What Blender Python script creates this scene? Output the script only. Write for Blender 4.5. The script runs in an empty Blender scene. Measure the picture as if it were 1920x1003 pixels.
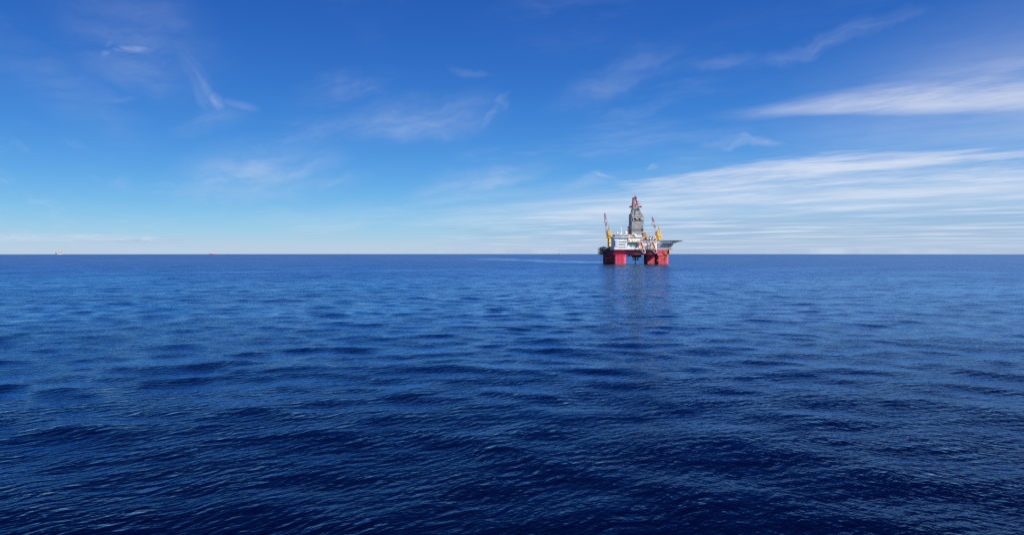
import bpy, math, random
import numpy as np
from mathutils import Vector, Matrix

random.seed(7)
R = math.radians
SC = bpy.context.scene
COL = SC.collection

# ------------------------------------------------------------------ camera
PW, PH, F = 1920.0, 1003.0, 1396.0        # photograph size, focal length in its pixels
EYE = 18.5                                # metres above the sea
PITCH = math.atan((PH / 2 - 473.2) / F)   # eye level lies at row 473
EARTH = 7.4e6                             # effective earth radius (with refraction)

cam_d = bpy.data.cameras.new('camera')
cam_d.sensor_width = 36.0
cam_d.lens = 36.0 * F / PW
cam_d.clip_start = 0.5
cam_d.clip_end = 80000.0
cam = bpy.data.objects.new('camera', cam_d)
COL.objects.link(cam)
cam.location = (0, 0, EYE)
cam.rotation_euler = (math.pi / 2 - PITCH, 0, 0)
SC.camera = cam

# ------------------------------------------------------------------ light
SUN_AZ = R(108.0)      # clockwise from the view direction (+Y): right, a little behind the camera
SUN_EL = R(36.0)
sun_dir = Vector((math.sin(SUN_AZ) * math.cos(SUN_EL), math.cos(SUN_AZ) * math.cos(SUN_EL), math.sin(SUN_EL)))
sd = bpy.data.lights.new('sun', 'SUN')
sd.energy = 5.0
sd.angle = R(0.55)
sd.color = (1.0, 0.95, 0.88)
so = bpy.data.objects.new('sun', sd)
COL.objects.link(so)
so.rotation_euler = sun_dir.to_track_quat('Z', 'Y').to_euler()

vs = SC.view_settings
vs.view_transform = 'Standard'
vs.look = 'None'
vs.gamma = 1.0
vs.use_curve_mapping = False
vs.exposure = 1.0
SC.cycles.use_denoising = False
SC.cycles.max_bounces = 4
SC.cycles.sample_clamp_indirect = 2.5


# ------------------------------------------------------------------ node helper
class NT:
    def __init__(self, tree):
        self.t = tree

    def n(self, kind, **kw):
        nd = self.t.nodes.new(kind)
        for k, v in kw.items():
            setattr(nd, k, v)
        return nd

    def put(self, sock, v):
        if v is None:
            return
        if hasattr(v, 'links') or isinstance(v, bpy.types.NodeSocket):
            self.t.links.new(v, sock)
        else:
            sock.default_value = v

    def m(self, op, a, b=None, c=None, clamp=False):
        nd = self.n('ShaderNodeMath', operation=op, use_clamp=clamp)
        for i, v in enumerate((a, b, c)):
            self.put(nd.inputs[i], v)
        return nd.outputs[0]

    def vm(self, op, a, b=None, out=0):
        nd = self.n('ShaderNodeVectorMath', operation=op)
        self.put(nd.inputs[0], a)
        if b is not None:
            self.put(nd.inputs[3 if op == 'SCALE' else 1], b)
        return nd.outputs[out]

    def xyz(self, x, y, z):
        nd = self.n('ShaderNodeCombineXYZ')
        for i, v in enumerate((x, y, z)):
            self.put(nd.inputs[i], v)
        return nd.outputs[0]

    def sep(self, v):
        nd = self.n('ShaderNodeSeparateXYZ')
        self.put(nd.inputs[0], v)
        return nd.outputs

    def mr(self, v, a, b, c=0.0, d=1.0, smooth=True):
        nd = self.n('ShaderNodeMapRange', interpolation_type='SMOOTHSTEP' if smooth else 'LINEAR')
        for i, k in enumerate((v, a, b, c, d)):
            self.put(nd.inputs[i], k)
        return nd.outputs[0]

    def noise(self, vec, scale, detail=3.0, rough=0.55, dist=0.0, color=False, lac=2.0):
        nd = self.n('ShaderNodeTexNoise')
        self.put(nd.inputs['Vector'], vec)
        nd.inputs['Scale'].default_value = scale
        nd.inputs['Detail'].default_value = detail
        nd.inputs['Roughness'].default_value = rough
        nd.inputs['Distortion'].default_value = dist
        nd.inputs['Lacunarity'].default_value = lac
        return nd.outputs['Color' if color else 0]

    def mix(self, f, a, b):
        nd = self.n('ShaderNodeMix', data_type='RGBA')
        self.put(nd.inputs[0], f)
        self.put(nd.inputs[6], a)
        self.put(nd.inputs[7], b)
        return nd.outputs[2]


# ------------------------------------------------------------------ sky
def build_world():
    w = bpy.data.worlds.new('World')
    SC.world = w
    w.use_nodes = True
    w.node_tree.nodes.clear()
    N = NT(w.node_tree)
    tc = N.n('ShaderNodeTexCoord')
    x, y, z0 = N.sep(tc.outputs['Generated'])
    z = N.m('MAXIMUM', z0, 0.004)
    sky = N.n('ShaderNodeTexSky', sky_type='NISHITA')
    sky.sun_disc = False
    sky.sun_elevation = SUN_EL
    sky.sun_rotation = SUN_AZ
    sky.altitude = 20.0
    sky.air_density = 1.0
    sky.dust_density = 0.0
    sky.ozone_density = 6.0
    # the clear sky is taken alike all round (its change with azimuth is lost in the stitched photograph)
    N.put(sky.inputs[0], N.xyz(0.0, N.m('SQRT', N.m('SUBTRACT', 1.0, N.m('MULTIPLY', z, z))), z))
    # camera response to the clear sky: deep, saturated blue above, pale towards the horizon
    sr, sg, sb = N.sep(sky.outputs[0])
    gr = N.m('MULTIPLY', N.m('POWER', sr, 1.76), 0.140)
    gg = N.m('MULTIPLY', N.m('POWER', sg, 1.5), 0.285)
    gb = N.m('ADD', N.m('MULTIPLY', sb, 0.85), N.m('MULTIPLY', N.m('SUBTRACT', sr, 1.0), 0.25))
    base = N.xyz(gr, gg, gb)

    # cloud sheet coordinates: the direction projected on a plane overhead
    px = N.m('DIVIDE', x, z)
    py = N.m('DIVIDE', y, z)
    t = N.m('MULTIPLY', N.m('ADD', px, py), 0.7071)      # across the wind
    s = N.m('MULTIPLY', N.m('SUBTRACT', px, py), 0.7071)  # along the wind
    ta = N.m('ADD', N.m('ABSOLUTE', t), 1.5)
    lt = N.m('LOGARITHM', ta, math.e)
    q = N.m('DIVIDE', s, ta)
    warp = N.noise(N.xyz(q, lt, 3.0), 1.8, 2, 0.5, color=True)
    wv = N.vm('SCALE', N.vm('SUBTRACT', warp, (0.5, 0.5, 0.5)), 0.35)
    wx, wy, _ = N.sep(wv)
    lt2 = N.m('ADD', lt, N.m('MULTIPLY', wy, 0.45))
    q2 = N.m('ADD', q, N.m('MULTIPLY', wx, 0.6))
    fine = N.noise(N.xyz(N.m('MULTIPLY', q2, 5.0), N.m('MULTIPLY', lt2, 8.0), 0.0), 1.3, 6, 0.56)
    broad = N.noise(N.xyz(N.m('MULTIPLY', q2, 2.0), N.m('MULTIPLY', lt2, 3.6), 7.0), 1.2, 4, 0.55)
    fluff = N.noise(N.xyz(N.m('MULTIPLY', q2, 14.0), N.m('MULTIPLY', lt2, 22.0), 2.0), 2.0, 5, 0.65)
    tex = N.m('ADD', N.m('MULTIPLY', fine, 0.40), N.m('ADD', N.m('MULTIPLY', broad, 0.40), N.m('MULTIPLY', fluff, 0.20)))

    # stratus bank: beyond the line t = 7.7, thinning out upwind
    tw = N.m('ADD', t, N.m('MULTIPLY', N.m('SUBTRACT', broad, 0.5), 5.0))
    edge = N.mr(tw, 6.6, 9.6)
    along = N.mr(q, -1.15, -0.45)
    front = N.mr(y, -0.6, 0.0)
    far = N.mr(t, 16.0, 40.0, 1.0, 0.80)
    bank_cov = N.m('MULTIPLY', N.m('MULTIPLY', edge, along), N.m('MULTIPLY', far, front))
    thr = N.mr(bank_cov, 0.0, 1.0, 0.64, 0.20, False)
    bank = N.m('MULTIPLY', N.mr(N.m('SUBTRACT', tex, thr), -0.06, 0.50), N.mr(bank_cov, 0.0, 0.5, 0.0, 0.80))
    # milky sheet that the streaks lie in
    sheet = N.m('MULTIPLY', N.m('MULTIPLY', N.mr(tw, 6.5, 13.0), N.mr(q, -1.45, -0.55)), front)
    bank = N.m('MAXIMUM', bank, N.m('MULTIPLY', sheet, N.mr(broad, 0.25, 0.75, 0.46, 0.80)))
    # second, nearer band at t = 5
    s2 = N.m('MAXIMUM', N.m('ADD', s, 2.4), 0.0)
    d5 = N.m('ABSOLUTE', N.m('SUBTRACT', N.m('ADD', t, N.m('MULTIPLY', N.m('SUBTRACT', broad, 0.5), 1.1)),
                             N.m('MULTIPLY_ADD', s2, 0.42, 5.05)))
    hw = N.m('MINIMUM', N.m('MULTIPLY_ADD', s2, 0.55, 0.38), 1.5)
    band = N.m('MULTIPLY', N.mr(N.m('DIVIDE', d5, hw), 0.0, 1.5, 0.72, 0.0), N.mr(s, -3.1, -1.6))
    band = N.m('MULTIPLY', band, N.mr(tex, 0.20, 0.56))
    # thin cirrus veils over the whole sky
    veil_m = N.noise(N.xyz(N.m('MULTIPLY', q, 2.0), N.m('MULTIPLY', lt, 2.2), 11.0), 1.3, 3, 0.5)
    veil = N.m('MULTIPLY', N.mr(veil_m, 0.46, 0.72), N.mr(tex, 0.40, 0.70))
    veil = N.m('MULTIPLY', veil, 0.13)

    # single wisps, placed by direction (azimuth, elevation in degrees)
    az = N.m('MULTIPLY', N.m('ARCTAN2', x, y), 57.29578)
    el = N.m('MULTIPLY', N.m('ARCSINE', z), 57.29578)
    wz = N.noise(N.xyz(az, el, 0.0), 0.20, 4, 0.55, color=True)
    wob = N.vm('SCALE', N.vm('SUBTRACT', wz, (0.5, 0.5, 0.5)), 3.4)
    ox, oy, _ = N.sep(wob)
    azw = N.m('ADD', az, ox)
    elw = N.m('ADD', el, oy)
    total = None
    strands = []
    for rot in (9, -55):
        c, sn = math.cos(R(rot)), math.sin(R(rot))
        rx = N.m('ADD', N.m('MULTIPLY', azw, c), N.m('MULTIPLY', elw, sn))
        ry = N.m('ADD', N.m('MULTIPLY', azw, -sn), N.m('MULTIPLY', elw, c))
        strands.append(N.noise(N.xyz(N.m('MULTIPLY', rx, 0.22), ry, rot), 1.1, 5, 0.6))

    def wisp(ppx, ppy, la, lb, rot, gain, warped=True, lo=0.16, hi=0.80):
        nonlocal total
        vx, vy = (ppx - 960) / F, (473.2 - ppy) / F
        a0 = math.degrees(math.atan2(vx, 1.0))
        e0 = math.degrees(math.atan2(vy, math.hypot(vx, 1.0)))
        dx = N.m('SUBTRACT', azw if warped else az, a0)
        dy = N.m('SUBTRACT', elw if warped else el, e0)
        c, sn = math.cos(R(rot)), math.sin(R(rot))
        u = N.m('ADD', N.m('MULTIPLY', dx, c / la), N.m('MULTIPLY', dy, sn / la))
        v = N.m('ADD', N.m('MULTIPLY', dx, -sn / lb), N.m('MULTIPLY', dy, c / lb))
        d = N.m('SQRT', N.m('ADD', N.m('MULTIPLY', u, u), N.m('MULTIPLY', v, v)))
        tx = strands[0] if rot > -30 else strands[1]
        k = N.m('MULTIPLY', N.mr(d, 0.0, 1.0, gain, 0.0), N.mr(tx, lo, hi))
        total = k if total is None else N.m('MAXIMUM', total, k)

    for a in WISPS:
        wisp(*a)

    op = N.m('MAXIMUM', N.m('MAXIMUM', bank, band), N.m('MAXIMUM', veil, total))
    op = N.m('MINIMUM', op, 0.9)
    # cloud light: white where thick texture catches the sun, blue-grey where thin
    cl = N.mix(N.mr(tex, 0.36, 0.62), (3.8, 4.5, 5.8, 1), (5.9, 6.1, 6.7, 1))
    # the bank's far floor is seen from below, in its own shade
    cl = N.mix(N.m('MULTIPLY', N.mr(t, 13.0, 24.0), N.mr(fine, 0.42, 0.66, 0.9, 0.25)), cl, (2.5, 3.4, 5.0, 1))
    out_c = N.mix(op, base, cl)
    bg = N.n('ShaderNodeBackground')
    N.put(bg.inputs[0], out_c)
    bg.inputs[1].default_value = 0.0683
    o = N.n('ShaderNodeOutputWorld')
    N.put(o.inputs[0], bg.outputs[0])


# px, py, half length deg, half width deg, rotation deg, gain
WISPS = [
    (245, 96, 2.4, 0.42, 4, 0.55, False, 0.25, 0.65),
    (205, 95, 0.9, 0.5, 60, 0.35, False, 0.2, 0.7),
    (250, 120, 5.0, 2.6, -4, 0.15, True, 0.1, 0.8),
    (270, 60, 7.5, 5.5, -20, 0.13, True, 0.0, 0.9),
    (375, 150, 4.2, 1.3, -62, 0.20, True, 0.1, 0.8),
    (408, 192, 1.1, 0.65, -50, 0.40, False, 0.1, 0.7),
    (385, 160, 2.2, 0.6, -60, 0.22, False, 0.1, 0.7),
    (450, 198, 1.8, 0.45, -10, 0.22, False, 0.1, 0.7),
    (2000, 190, 24.0, 9.5, 8, 0.30, False, -0.6, 0.7),
    (400, 225, 3.5, 1.4, 20, 0.12),
    (490, 325, 8.0, 3.2, 12, 0.36, True, 0.05, 0.85),
    (620, 345, 4.6, 1.0, 5, 0.16),
    (620, 410, 9.0, 1.8, 3, 0.26, True, 0.0, 0.8),
    (780, 225, 8.5, 2.6, 6, 0.28, True, 0.05, 0.85),
    (925, 215, 2.2, 0.7, 46, 0.30),
    (900, 350, 8.0, 2.0, 14, 0.36, True, 0.05, 0.85),
    (885, 137, 2.4, 0.6, -16, 0.14),
    (1150, 145, 7.0, 1.8, 22, 0.18, True, 0.05, 0.85),
    (1190, 205, 4.2, 0.8, 10, 0.15),
    (1400, 272, 5.5, 0.8, -2, 0.30),
    (1395, 266, 0.9, 0.45, 0, 0.36),
    (1430, 270, 0.7, 0.32, 0, 0.35),
    (1230, 313, 1.3, 0.32, 0, 0.28),
    (1290, 303, 1.5, 0.36, -6, 0.30),
    (1128, 336, 2.0, 0.30, 3, 0.45),
    (1350, 120, 4.0, 1.0, 5, 0.16),
    (1560, 80, 9.0, 1.1, 12, 0.18),
    (960, 405, 11.0, 1.7, 6, 0.42),
    (1060, 360, 6.0, 1.1, 12, 0.30),
    (760, 390, 6.0, 1.0, 8, 0.20),
    (40, 446, 9.0, 0.40, -1, 0.55, False, 0.0, 0.8),
    (230, 449, 6.0, 0.45, -2, 0.75, False, 0.0, 0.8),
    (120, 170, 8.0, 3.0, -24, 0.10),
    (210, 190, 2.6, 0.5, 16, 0.12),
]
build_world()


# ------------------------------------------------------------------ mesh helpers
class MB:
    """collects faces for one mesh"""

    def __init__(self):
        self.v, self.f = [], []

    def add(self, vs_, fs):
        o = len(self.v)
        self.v += [tuple(p) for p in vs_]
        self.f += [tuple(i + o for i in q) for q in fs]
        return self

    def box(self, a, b):
        (x0, y0, z0), (x1, y1, z1) = a, b
        x0, x1 = min(x0, x1), max(x0, x1)
        y0, y1 = min(y0, y1), max(y0, y1)
        z0, z1 = min(z0, z1), max(z0, z1)
        return self.add([(x0, y0, z0), (x1, y0, z0), (x1, y1, z0), (x0, y1, z0),
                         (x0, y0, z1), (x1, y0, z1), (x1, y1, z1), (x0, y1, z1)],
                        [(0, 3, 2, 1), (4, 5, 6, 7), (0, 1, 5, 4), (1, 2, 6, 5), (2, 3, 7, 6), (3, 0, 4, 7)])

    def frustum(self, poly0, z0, poly1, z1):
        n = len(poly0)
        vs_ = [(p[0], p[1], z0) for p in poly0] + [(p[0], p[1], z1) for p in poly1]
        fs = [tuple(reversed(range(n))), tuple(range(n, 2 * n))]
        fs += [(i, (i + 1) % n, n + (i + 1) % n, n + i) for i in range(n)]
        return self.add(vs_, fs)

    def prism(self, poly, z0, z1):
        return self.frustum(poly, z0, poly, z1)

    def bar(self, p, q, r, n=4, r2=None):
        p, q = Vector(p), Vector(q)
        d = (q - p)
        if d.length < 1e-6:
            return self
        d.normalize()
        up = Vector((0, 0, 1)) if abs(d.z) < 0.95 else Vector((1, 0, 0))
        a = d.cross(up).normalized()
        b = d.cross(a)
        r2 = r if r2 is None else r2
        vs_ = []
        for c, rr in ((p, r), (q, r2)):
            for i in range(n):
                g = 2 * math.pi * (i + 0.5) / n
                vs_.append(c + a * math.cos(g) * rr + b * math.sin(g) * rr)
        fs = [tuple(range(n)), tuple(reversed(range(n, 2 * n)))]
        fs += [(i, n + i, n + (i + 1) % n, (i + 1) % n) for i in range(n)]
        return self.add(vs_, fs)

    def path(self, pts, r, n=5):
        for p, q in zip(pts, pts[1:]):
            self.bar(p, q, r, n)
        return self

    def lathe(self, c, prof, n=16, axis=None):
        """prof: (radius, height) pairs about the vertical through c (or a given axis)"""
        c = Vector(c)
        ax = Vector(axis or (0, 0, 1)).normalized()
        up = Vector((0, 1, 0)) if abs(ax.y) < 0.9 else Vector((1, 0, 0))
        a = ax.cross(up).normalized()
        b = ax.cross(a)
        vs_, fs = [], []
        for r_, h in prof:
            for i in range(n):
                g = 2 * math.pi * i / n
                vs_.append(c + ax * h + a * r_ * math.cos(g) + b * r_ * math.sin(g))
        for k in range(len(prof) - 1):
            for i in range(n):
                fs.append((k * n + i, k * n + (i + 1) % n, (k + 1) * n + (i + 1) % n, (k + 1) * n + i))
        fs.append(tuple(reversed(range(n))))
        fs.append(tuple(range((len(prof) - 1) * n, len(prof) * n)))
        return self.add(vs_, fs)

    def rail(self, pts, h=1.1, step=2.2, r=0.045):
        for p, q in zip(pts, pts[1:]):
            p, q = Vector(p), Vector(q)
            n = max(1, int((q - p).length / step))
            for i in range(n + 1):
                c = p.lerp(q, i / n)
                self.bar(c, c + Vector((0, 0, h)), r, 4)
            for k in (0.5, 1.0):
                self.bar(p + Vector((0, 0, h * k)), q + Vector((0, 0, h * k)), r, 4)
        return self

    def lattice(self, p, q, w0, w1, n, r, rb, side=None):
        """square lattice boom from p to q"""
        p, q = Vector(p), Vector(q)
        d = (q - p).normalized()
        a = Vector(side or (1, 0, 0))
        a = (a - d * a.dot(d)).normalized()
        b = d.cross(a)
        rows = []
        for i in range(n + 1):
            k = i / n
            w = (w0 * (1 - k) + w1 * k) / 2
            c = p.lerp(q, k)
            rows.append([c + a * w * sx + b * w * sy for sx, sy in ((-1, -1), (1, -1), (1, 1), (-1, 1))])
        for i in range(n):
            for j in range(4):
                self.bar(rows[i][j], rows[i + 1][j], r, 5)
                self.bar(rows[i][j], rows[i][(j + 1) % 4], rb, 4)
                if (i + j) % 2:
                    self.bar(rows[i][j], rows[i + 1][(j + 1) % 4], rb, 4)
                else:
                    self.bar(rows[i][(j + 1) % 4], rows[i + 1][j], rb, 4)
        for j in range(4):
            self.bar(rows[n][j], rows[n][(j + 1) % 4], rb, 4)
        return rows

    def build(self, name, mat, parent=None, bevel=0.0, smooth=False):
        me = bpy.data.meshes.new(name)
        me.from_pydata(self.v, [], self.f)
        me.materials.append(mat)
        me.update()
        if smooth:
            me.polygons.foreach_set('use_smooth', [True] * len(me.polygons))
        ob = bpy.data.objects.new(name, me)
        COL.objects.link(ob)
        if parent is not None:
            ob.parent = parent
        if bevel > 0:
            bv = ob.modifiers.new('bevel', 'BEVEL')
            bv.width = bevel
            bv.segments = 2
            bv.limit_method = 'ANGLE'
        return ob


def empty(name, loc, rz=0.0):
    o = bpy.data.objects.new(name, None)
    COL.objects.link(o)
    o.location = loc
    o.rotation_euler = (0, 0, rz)
    return o


def tag(o, label, cat, group=None):
    o['label'] = label
    o['category'] = cat
    if group:
        o['group'] = group
    return o


def stuff(o):
    o['kind'] = 'stuff'
    return o


# ------------------------------------------------------------------ materials
def paint(name, col, rough=0.45, wear=0.35, dirt=(0.10, 0.07, 0.05), scale=0.12, metal=0.0, streak=True):
    """painted steel: slightly mottled, with vertical run marks and grime"""
    m = bpy.data.materials.new(name)
    m.use_nodes = True
    N = NT(m.node_tree)
    p = m.node_tree.nodes['Principled BSDF']
    tc = N.n('ShaderNodeTexCoord')
    ob = tc.outputs['Object']
    mot = N.noise(ob, scale, 5, 0.6)
    x, y, z = N.sep(ob)
    run = N.noise(N.xyz(N.m('MULTIPLY', x, 1.0), N.m('MULTIPLY', y, 1.0), N.m('MULTIPLY', z, 0.12)), 0.9, 4, 0.65)
    f = N.mr(run, 0.52, 0.78, 0.0, wear) if streak else N.mr(mot, 0.5, 0.8, 0.0, wear)
    dark = tuple(c * 0.78 for c in col)
    c1 = N.mix(N.mr(mot, 0.35, 0.65), (*col, 1), (*dark, 1))
    c2 = N.mix(f, c1, (*dirt, 1))
    N.put(p.inputs['Base Color'], c2)
    p.inputs['Roughness'].default_value = rough
    p.inputs['Metallic'].default_value = metal
    return m


M = {
    'red': paint('red_hull_paint', (0.70, 0.055, 0.11), 0.42, 0.55, (0.20, 0.045, 0.045)),
    'band': paint('fouled_waterline', (0.20, 0.075, 0.035), 0.6, 0.6, (0.06, 0.05, 0.03), 0.3),
    'white': paint('white_paint', (0.84, 0.83, 0.81), 0.4, 0.30, (0.42, 0.36, 0.30)),
    'panel': paint('pale_grey_paint', (0.62, 0.64, 0.67), 0.45, 0.25, (0.30, 0.28, 0.26)),
    'grey': paint('grey_cladding', (0.34, 0.345, 0.355), 0.5, 0.35, (0.20, 0.19, 0.18)),
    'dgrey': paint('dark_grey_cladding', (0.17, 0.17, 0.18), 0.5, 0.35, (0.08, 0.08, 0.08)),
    'lgrey': paint('galvanised_grey', (0.42, 0.44, 0.47), 0.45, 0.35, (0.20, 0.20, 0.20), 0.3, 0.2),
    'steel': paint('dark_steel', (0.07, 0.07, 0.085), 0.5, 0.4, (0.10, 0.05, 0.03), 0.4),
    'dsteel': paint('derrick_steel', (0.19, 0.19, 0.205), 0.5, 0.3, (0.12, 0.10, 0.09), 0.4),
    'black': paint('black_and_recess_shade', (0.02, 0.022, 0.03), 0.5, 0.2, (0.03, 0.03, 0.03)),  # plain black; on the tower opening it stands in for inner shade
    'yellow': paint('yellow_paint', (0.78, 0.42, 0.01), 0.4, 0.30, (0.20, 0.10, 0.02), 0.5),
    'boomred': paint('boom_red', (0.45, 0.035, 0.05), 0.45, 0.25, (0.12, 0.03, 0.03), 0.5),
    'boomwhite': paint('boom_white', (0.60, 0.56, 0.53), 0.45, 0.25, (0.3, 0.25, 0.25), 0.5),
    'orange': paint('orange_fibreglass', (0.80, 0.13, 0.03), 0.3, 0.20, (0.35, 0.06, 0.02), 0.4),
    'teal': paint('teal_paint', (0.06, 0.24, 0.27), 0.45, 0.4, (0.10, 0.14, 0.14), 0.3),
    'cream': paint('cream_paint', (0.62, 0.55, 0.42), 0.5, 0.4, (0.25, 0.18, 0.10), 0.4),
    'glass': paint('dark_glass', (0.03, 0.035, 0.05), 0.12, 0.1, (0.05, 0.05, 0.05)),
    'derred': paint('derrick_red', (0.40, 0.04, 0.055), 0.5, 0.3, (0.10, 0.04, 0.04), 0.5),
    'ochre': paint('ochre_paint', (0.62, 0.28, 0.03), 0.5, 0.4, (0.2, 0.09, 0.03), 0.5),
    'mark': paint('blue_grey_lettering', (0.12, 0.15, 0.22), 0.5, 0.1),
    'blue': paint('blue_paint', (0.05, 0.11, 0.27), 0.45, 0.3),
}


# ------------------------------------------------------------------ sea
def build_sea():
    # polar sheet out to the horizon, dense where waves are seen, thin elsewhere
    half = R(43)
    az = np.concatenate([np.linspace(-half, half, 900),
                         np.linspace(half, 2 * math.pi - half, 142)[1:-1]])
    r = [2.0 * (35 / 2.0) ** (i / 24) for i in range(24)]
    q = 35.0
    while q < 3000:
        r.append(q)
        q *= 1.0056
    while q < 30000:
        r.append(q)
        q *= 1.022
    r = np.array(r)
    nr, na = len(r), len(az)
    RR, AA = np.meshgrid(r, az, indexing='ij')
    X = (RR * np.sin(AA)).astype(np.float32)
    Y = (RR * np.cos(AA)).astype(np.float32)
    Z = np.zeros_like(X)
    DX = np.zeros_like(X)
    DY = np.zeros_like(X)
    dr = np.gradient(r)
    rng = np.random.default_rng(5)
    nw = 130
    lam = 2.6 * (42 / 2.6) ** ((np.arange(nw) + rng.random(nw)) / nw)
    main = R(WAVE_DIR)                                    # direction of travel, from +Y towards +X
    for l in lam:
        spread = 0.95
        th = main + rng.normal(0, spread) + (R(-12) if l < 6 else 0)
        k = 2 * math.pi / l
        slope = SLOPE * math.sqrt(2 / nw)
        slope *= 0.85 if l < 7 else (1.2 if l < 18 else 0.6)
        a = slope / k
        fade = np.clip((l / dr - 3.0) / 3.0, 0, 1)
        n = int(np.searchsorted(-fade, -1e-6))            # rows that still resolve this wave
        nz = np.nonzero(fade > 0)[0]
        if len(nz) == 0:
            continue
        n = nz[-1] + 1
        kx, ky = k * math.sin(th), k * math.cos(th)
        ph = rng.random() * 6.283
        arg = kx * X[:n] + ky * Y[:n] + ph
        c = np.cos(arg)
        s = np.sin(arg)
        fa = (fade[:n] * a).astype(np.float32)[:, None]
        Z[:n] += fa * c
        DX[:n] -= fa * s * (1.1 * math.sin(th))
        DY[:n] -= fa * s * (1.1 * math.cos(th))
    X += DX
    Y += DY
    Z -= (RR ** 2 / (2 * EARTH)).astype(np.float32)
    nv = nr * na + 1
    co = np.empty((nv, 3), np.float32)
    co[:-1, 0], co[:-1, 1], co[:-1, 2] = X.ravel(), Y.ravel(), Z.ravel()
    co[-1] = (0, 0, 0)
    i = np.arange(nr - 1)[:, None] * na
    j = np.arange(na)[None, :]
    j2 = (j + 1) % na
    quads = np.stack([i + j, i + j2, i + na + j2, i + na + j], -1).reshape(-1, 4).astype(np.int32)
    tris = np.stack([np.full(na, nv - 1), (np.arange(na) + 1) % na, np.arange(na)], -1).astype(np.int32)
    me = bpy.data.meshes.new('sea')
    me.vertices.add(nv)
    me.vertices.foreach_set('co', co.ravel())
    nl = quads.size + tris.size
    me.loops.add(nl)
    me.loops.foreach_set('vertex_index', np.concatenate([quads.ravel(), tris.ravel()]))
    npoly = len(quads) + len(tris)
    me.polygons.add(npoly)
    st = np.concatenate([np.arange(len(quads)) * 4, quads.size + np.arange(len(tris)) * 3]).astype(np.int32)
    me.polygons.foreach_set('loop_start', st)
    me.polygons.foreach_set('use_smooth', np.ones(npoly, bool))
    me.update(calc_edges=True)
    # how much of the mid and long waves the sheet is too coarse to carry (left to the surface relief)
    at = me.attributes.new('coarse', 'FLOAT_VECTOR', 'POINT')
    cv = np.zeros((nv, 3), np.float32)
    rv = np.append(RR.ravel(), 0)
    cv[:, 0] = np.clip((np.log(rv + 1) - math.log(70)) / (math.log(330) - math.log(70)), 0, 1)
    cv[:, 1] = np.clip((np.log(rv + 1) - math.log(350)) / (math.log(1700) - math.log(350)), 0, 1)
    at.data.foreach_set('vector', cv.ravel())
    me.materials.append(sea_material())
    ob = bpy.data.objects.new('sea', me)
    COL.objects.link(ob)
    ob['kind'] = 'structure'
    ob['label'] = 'deep blue open sea with low swell and wind ripples'
    return ob


WAVE_DIR = 180 - 24
SLOPE = 0.053


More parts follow.
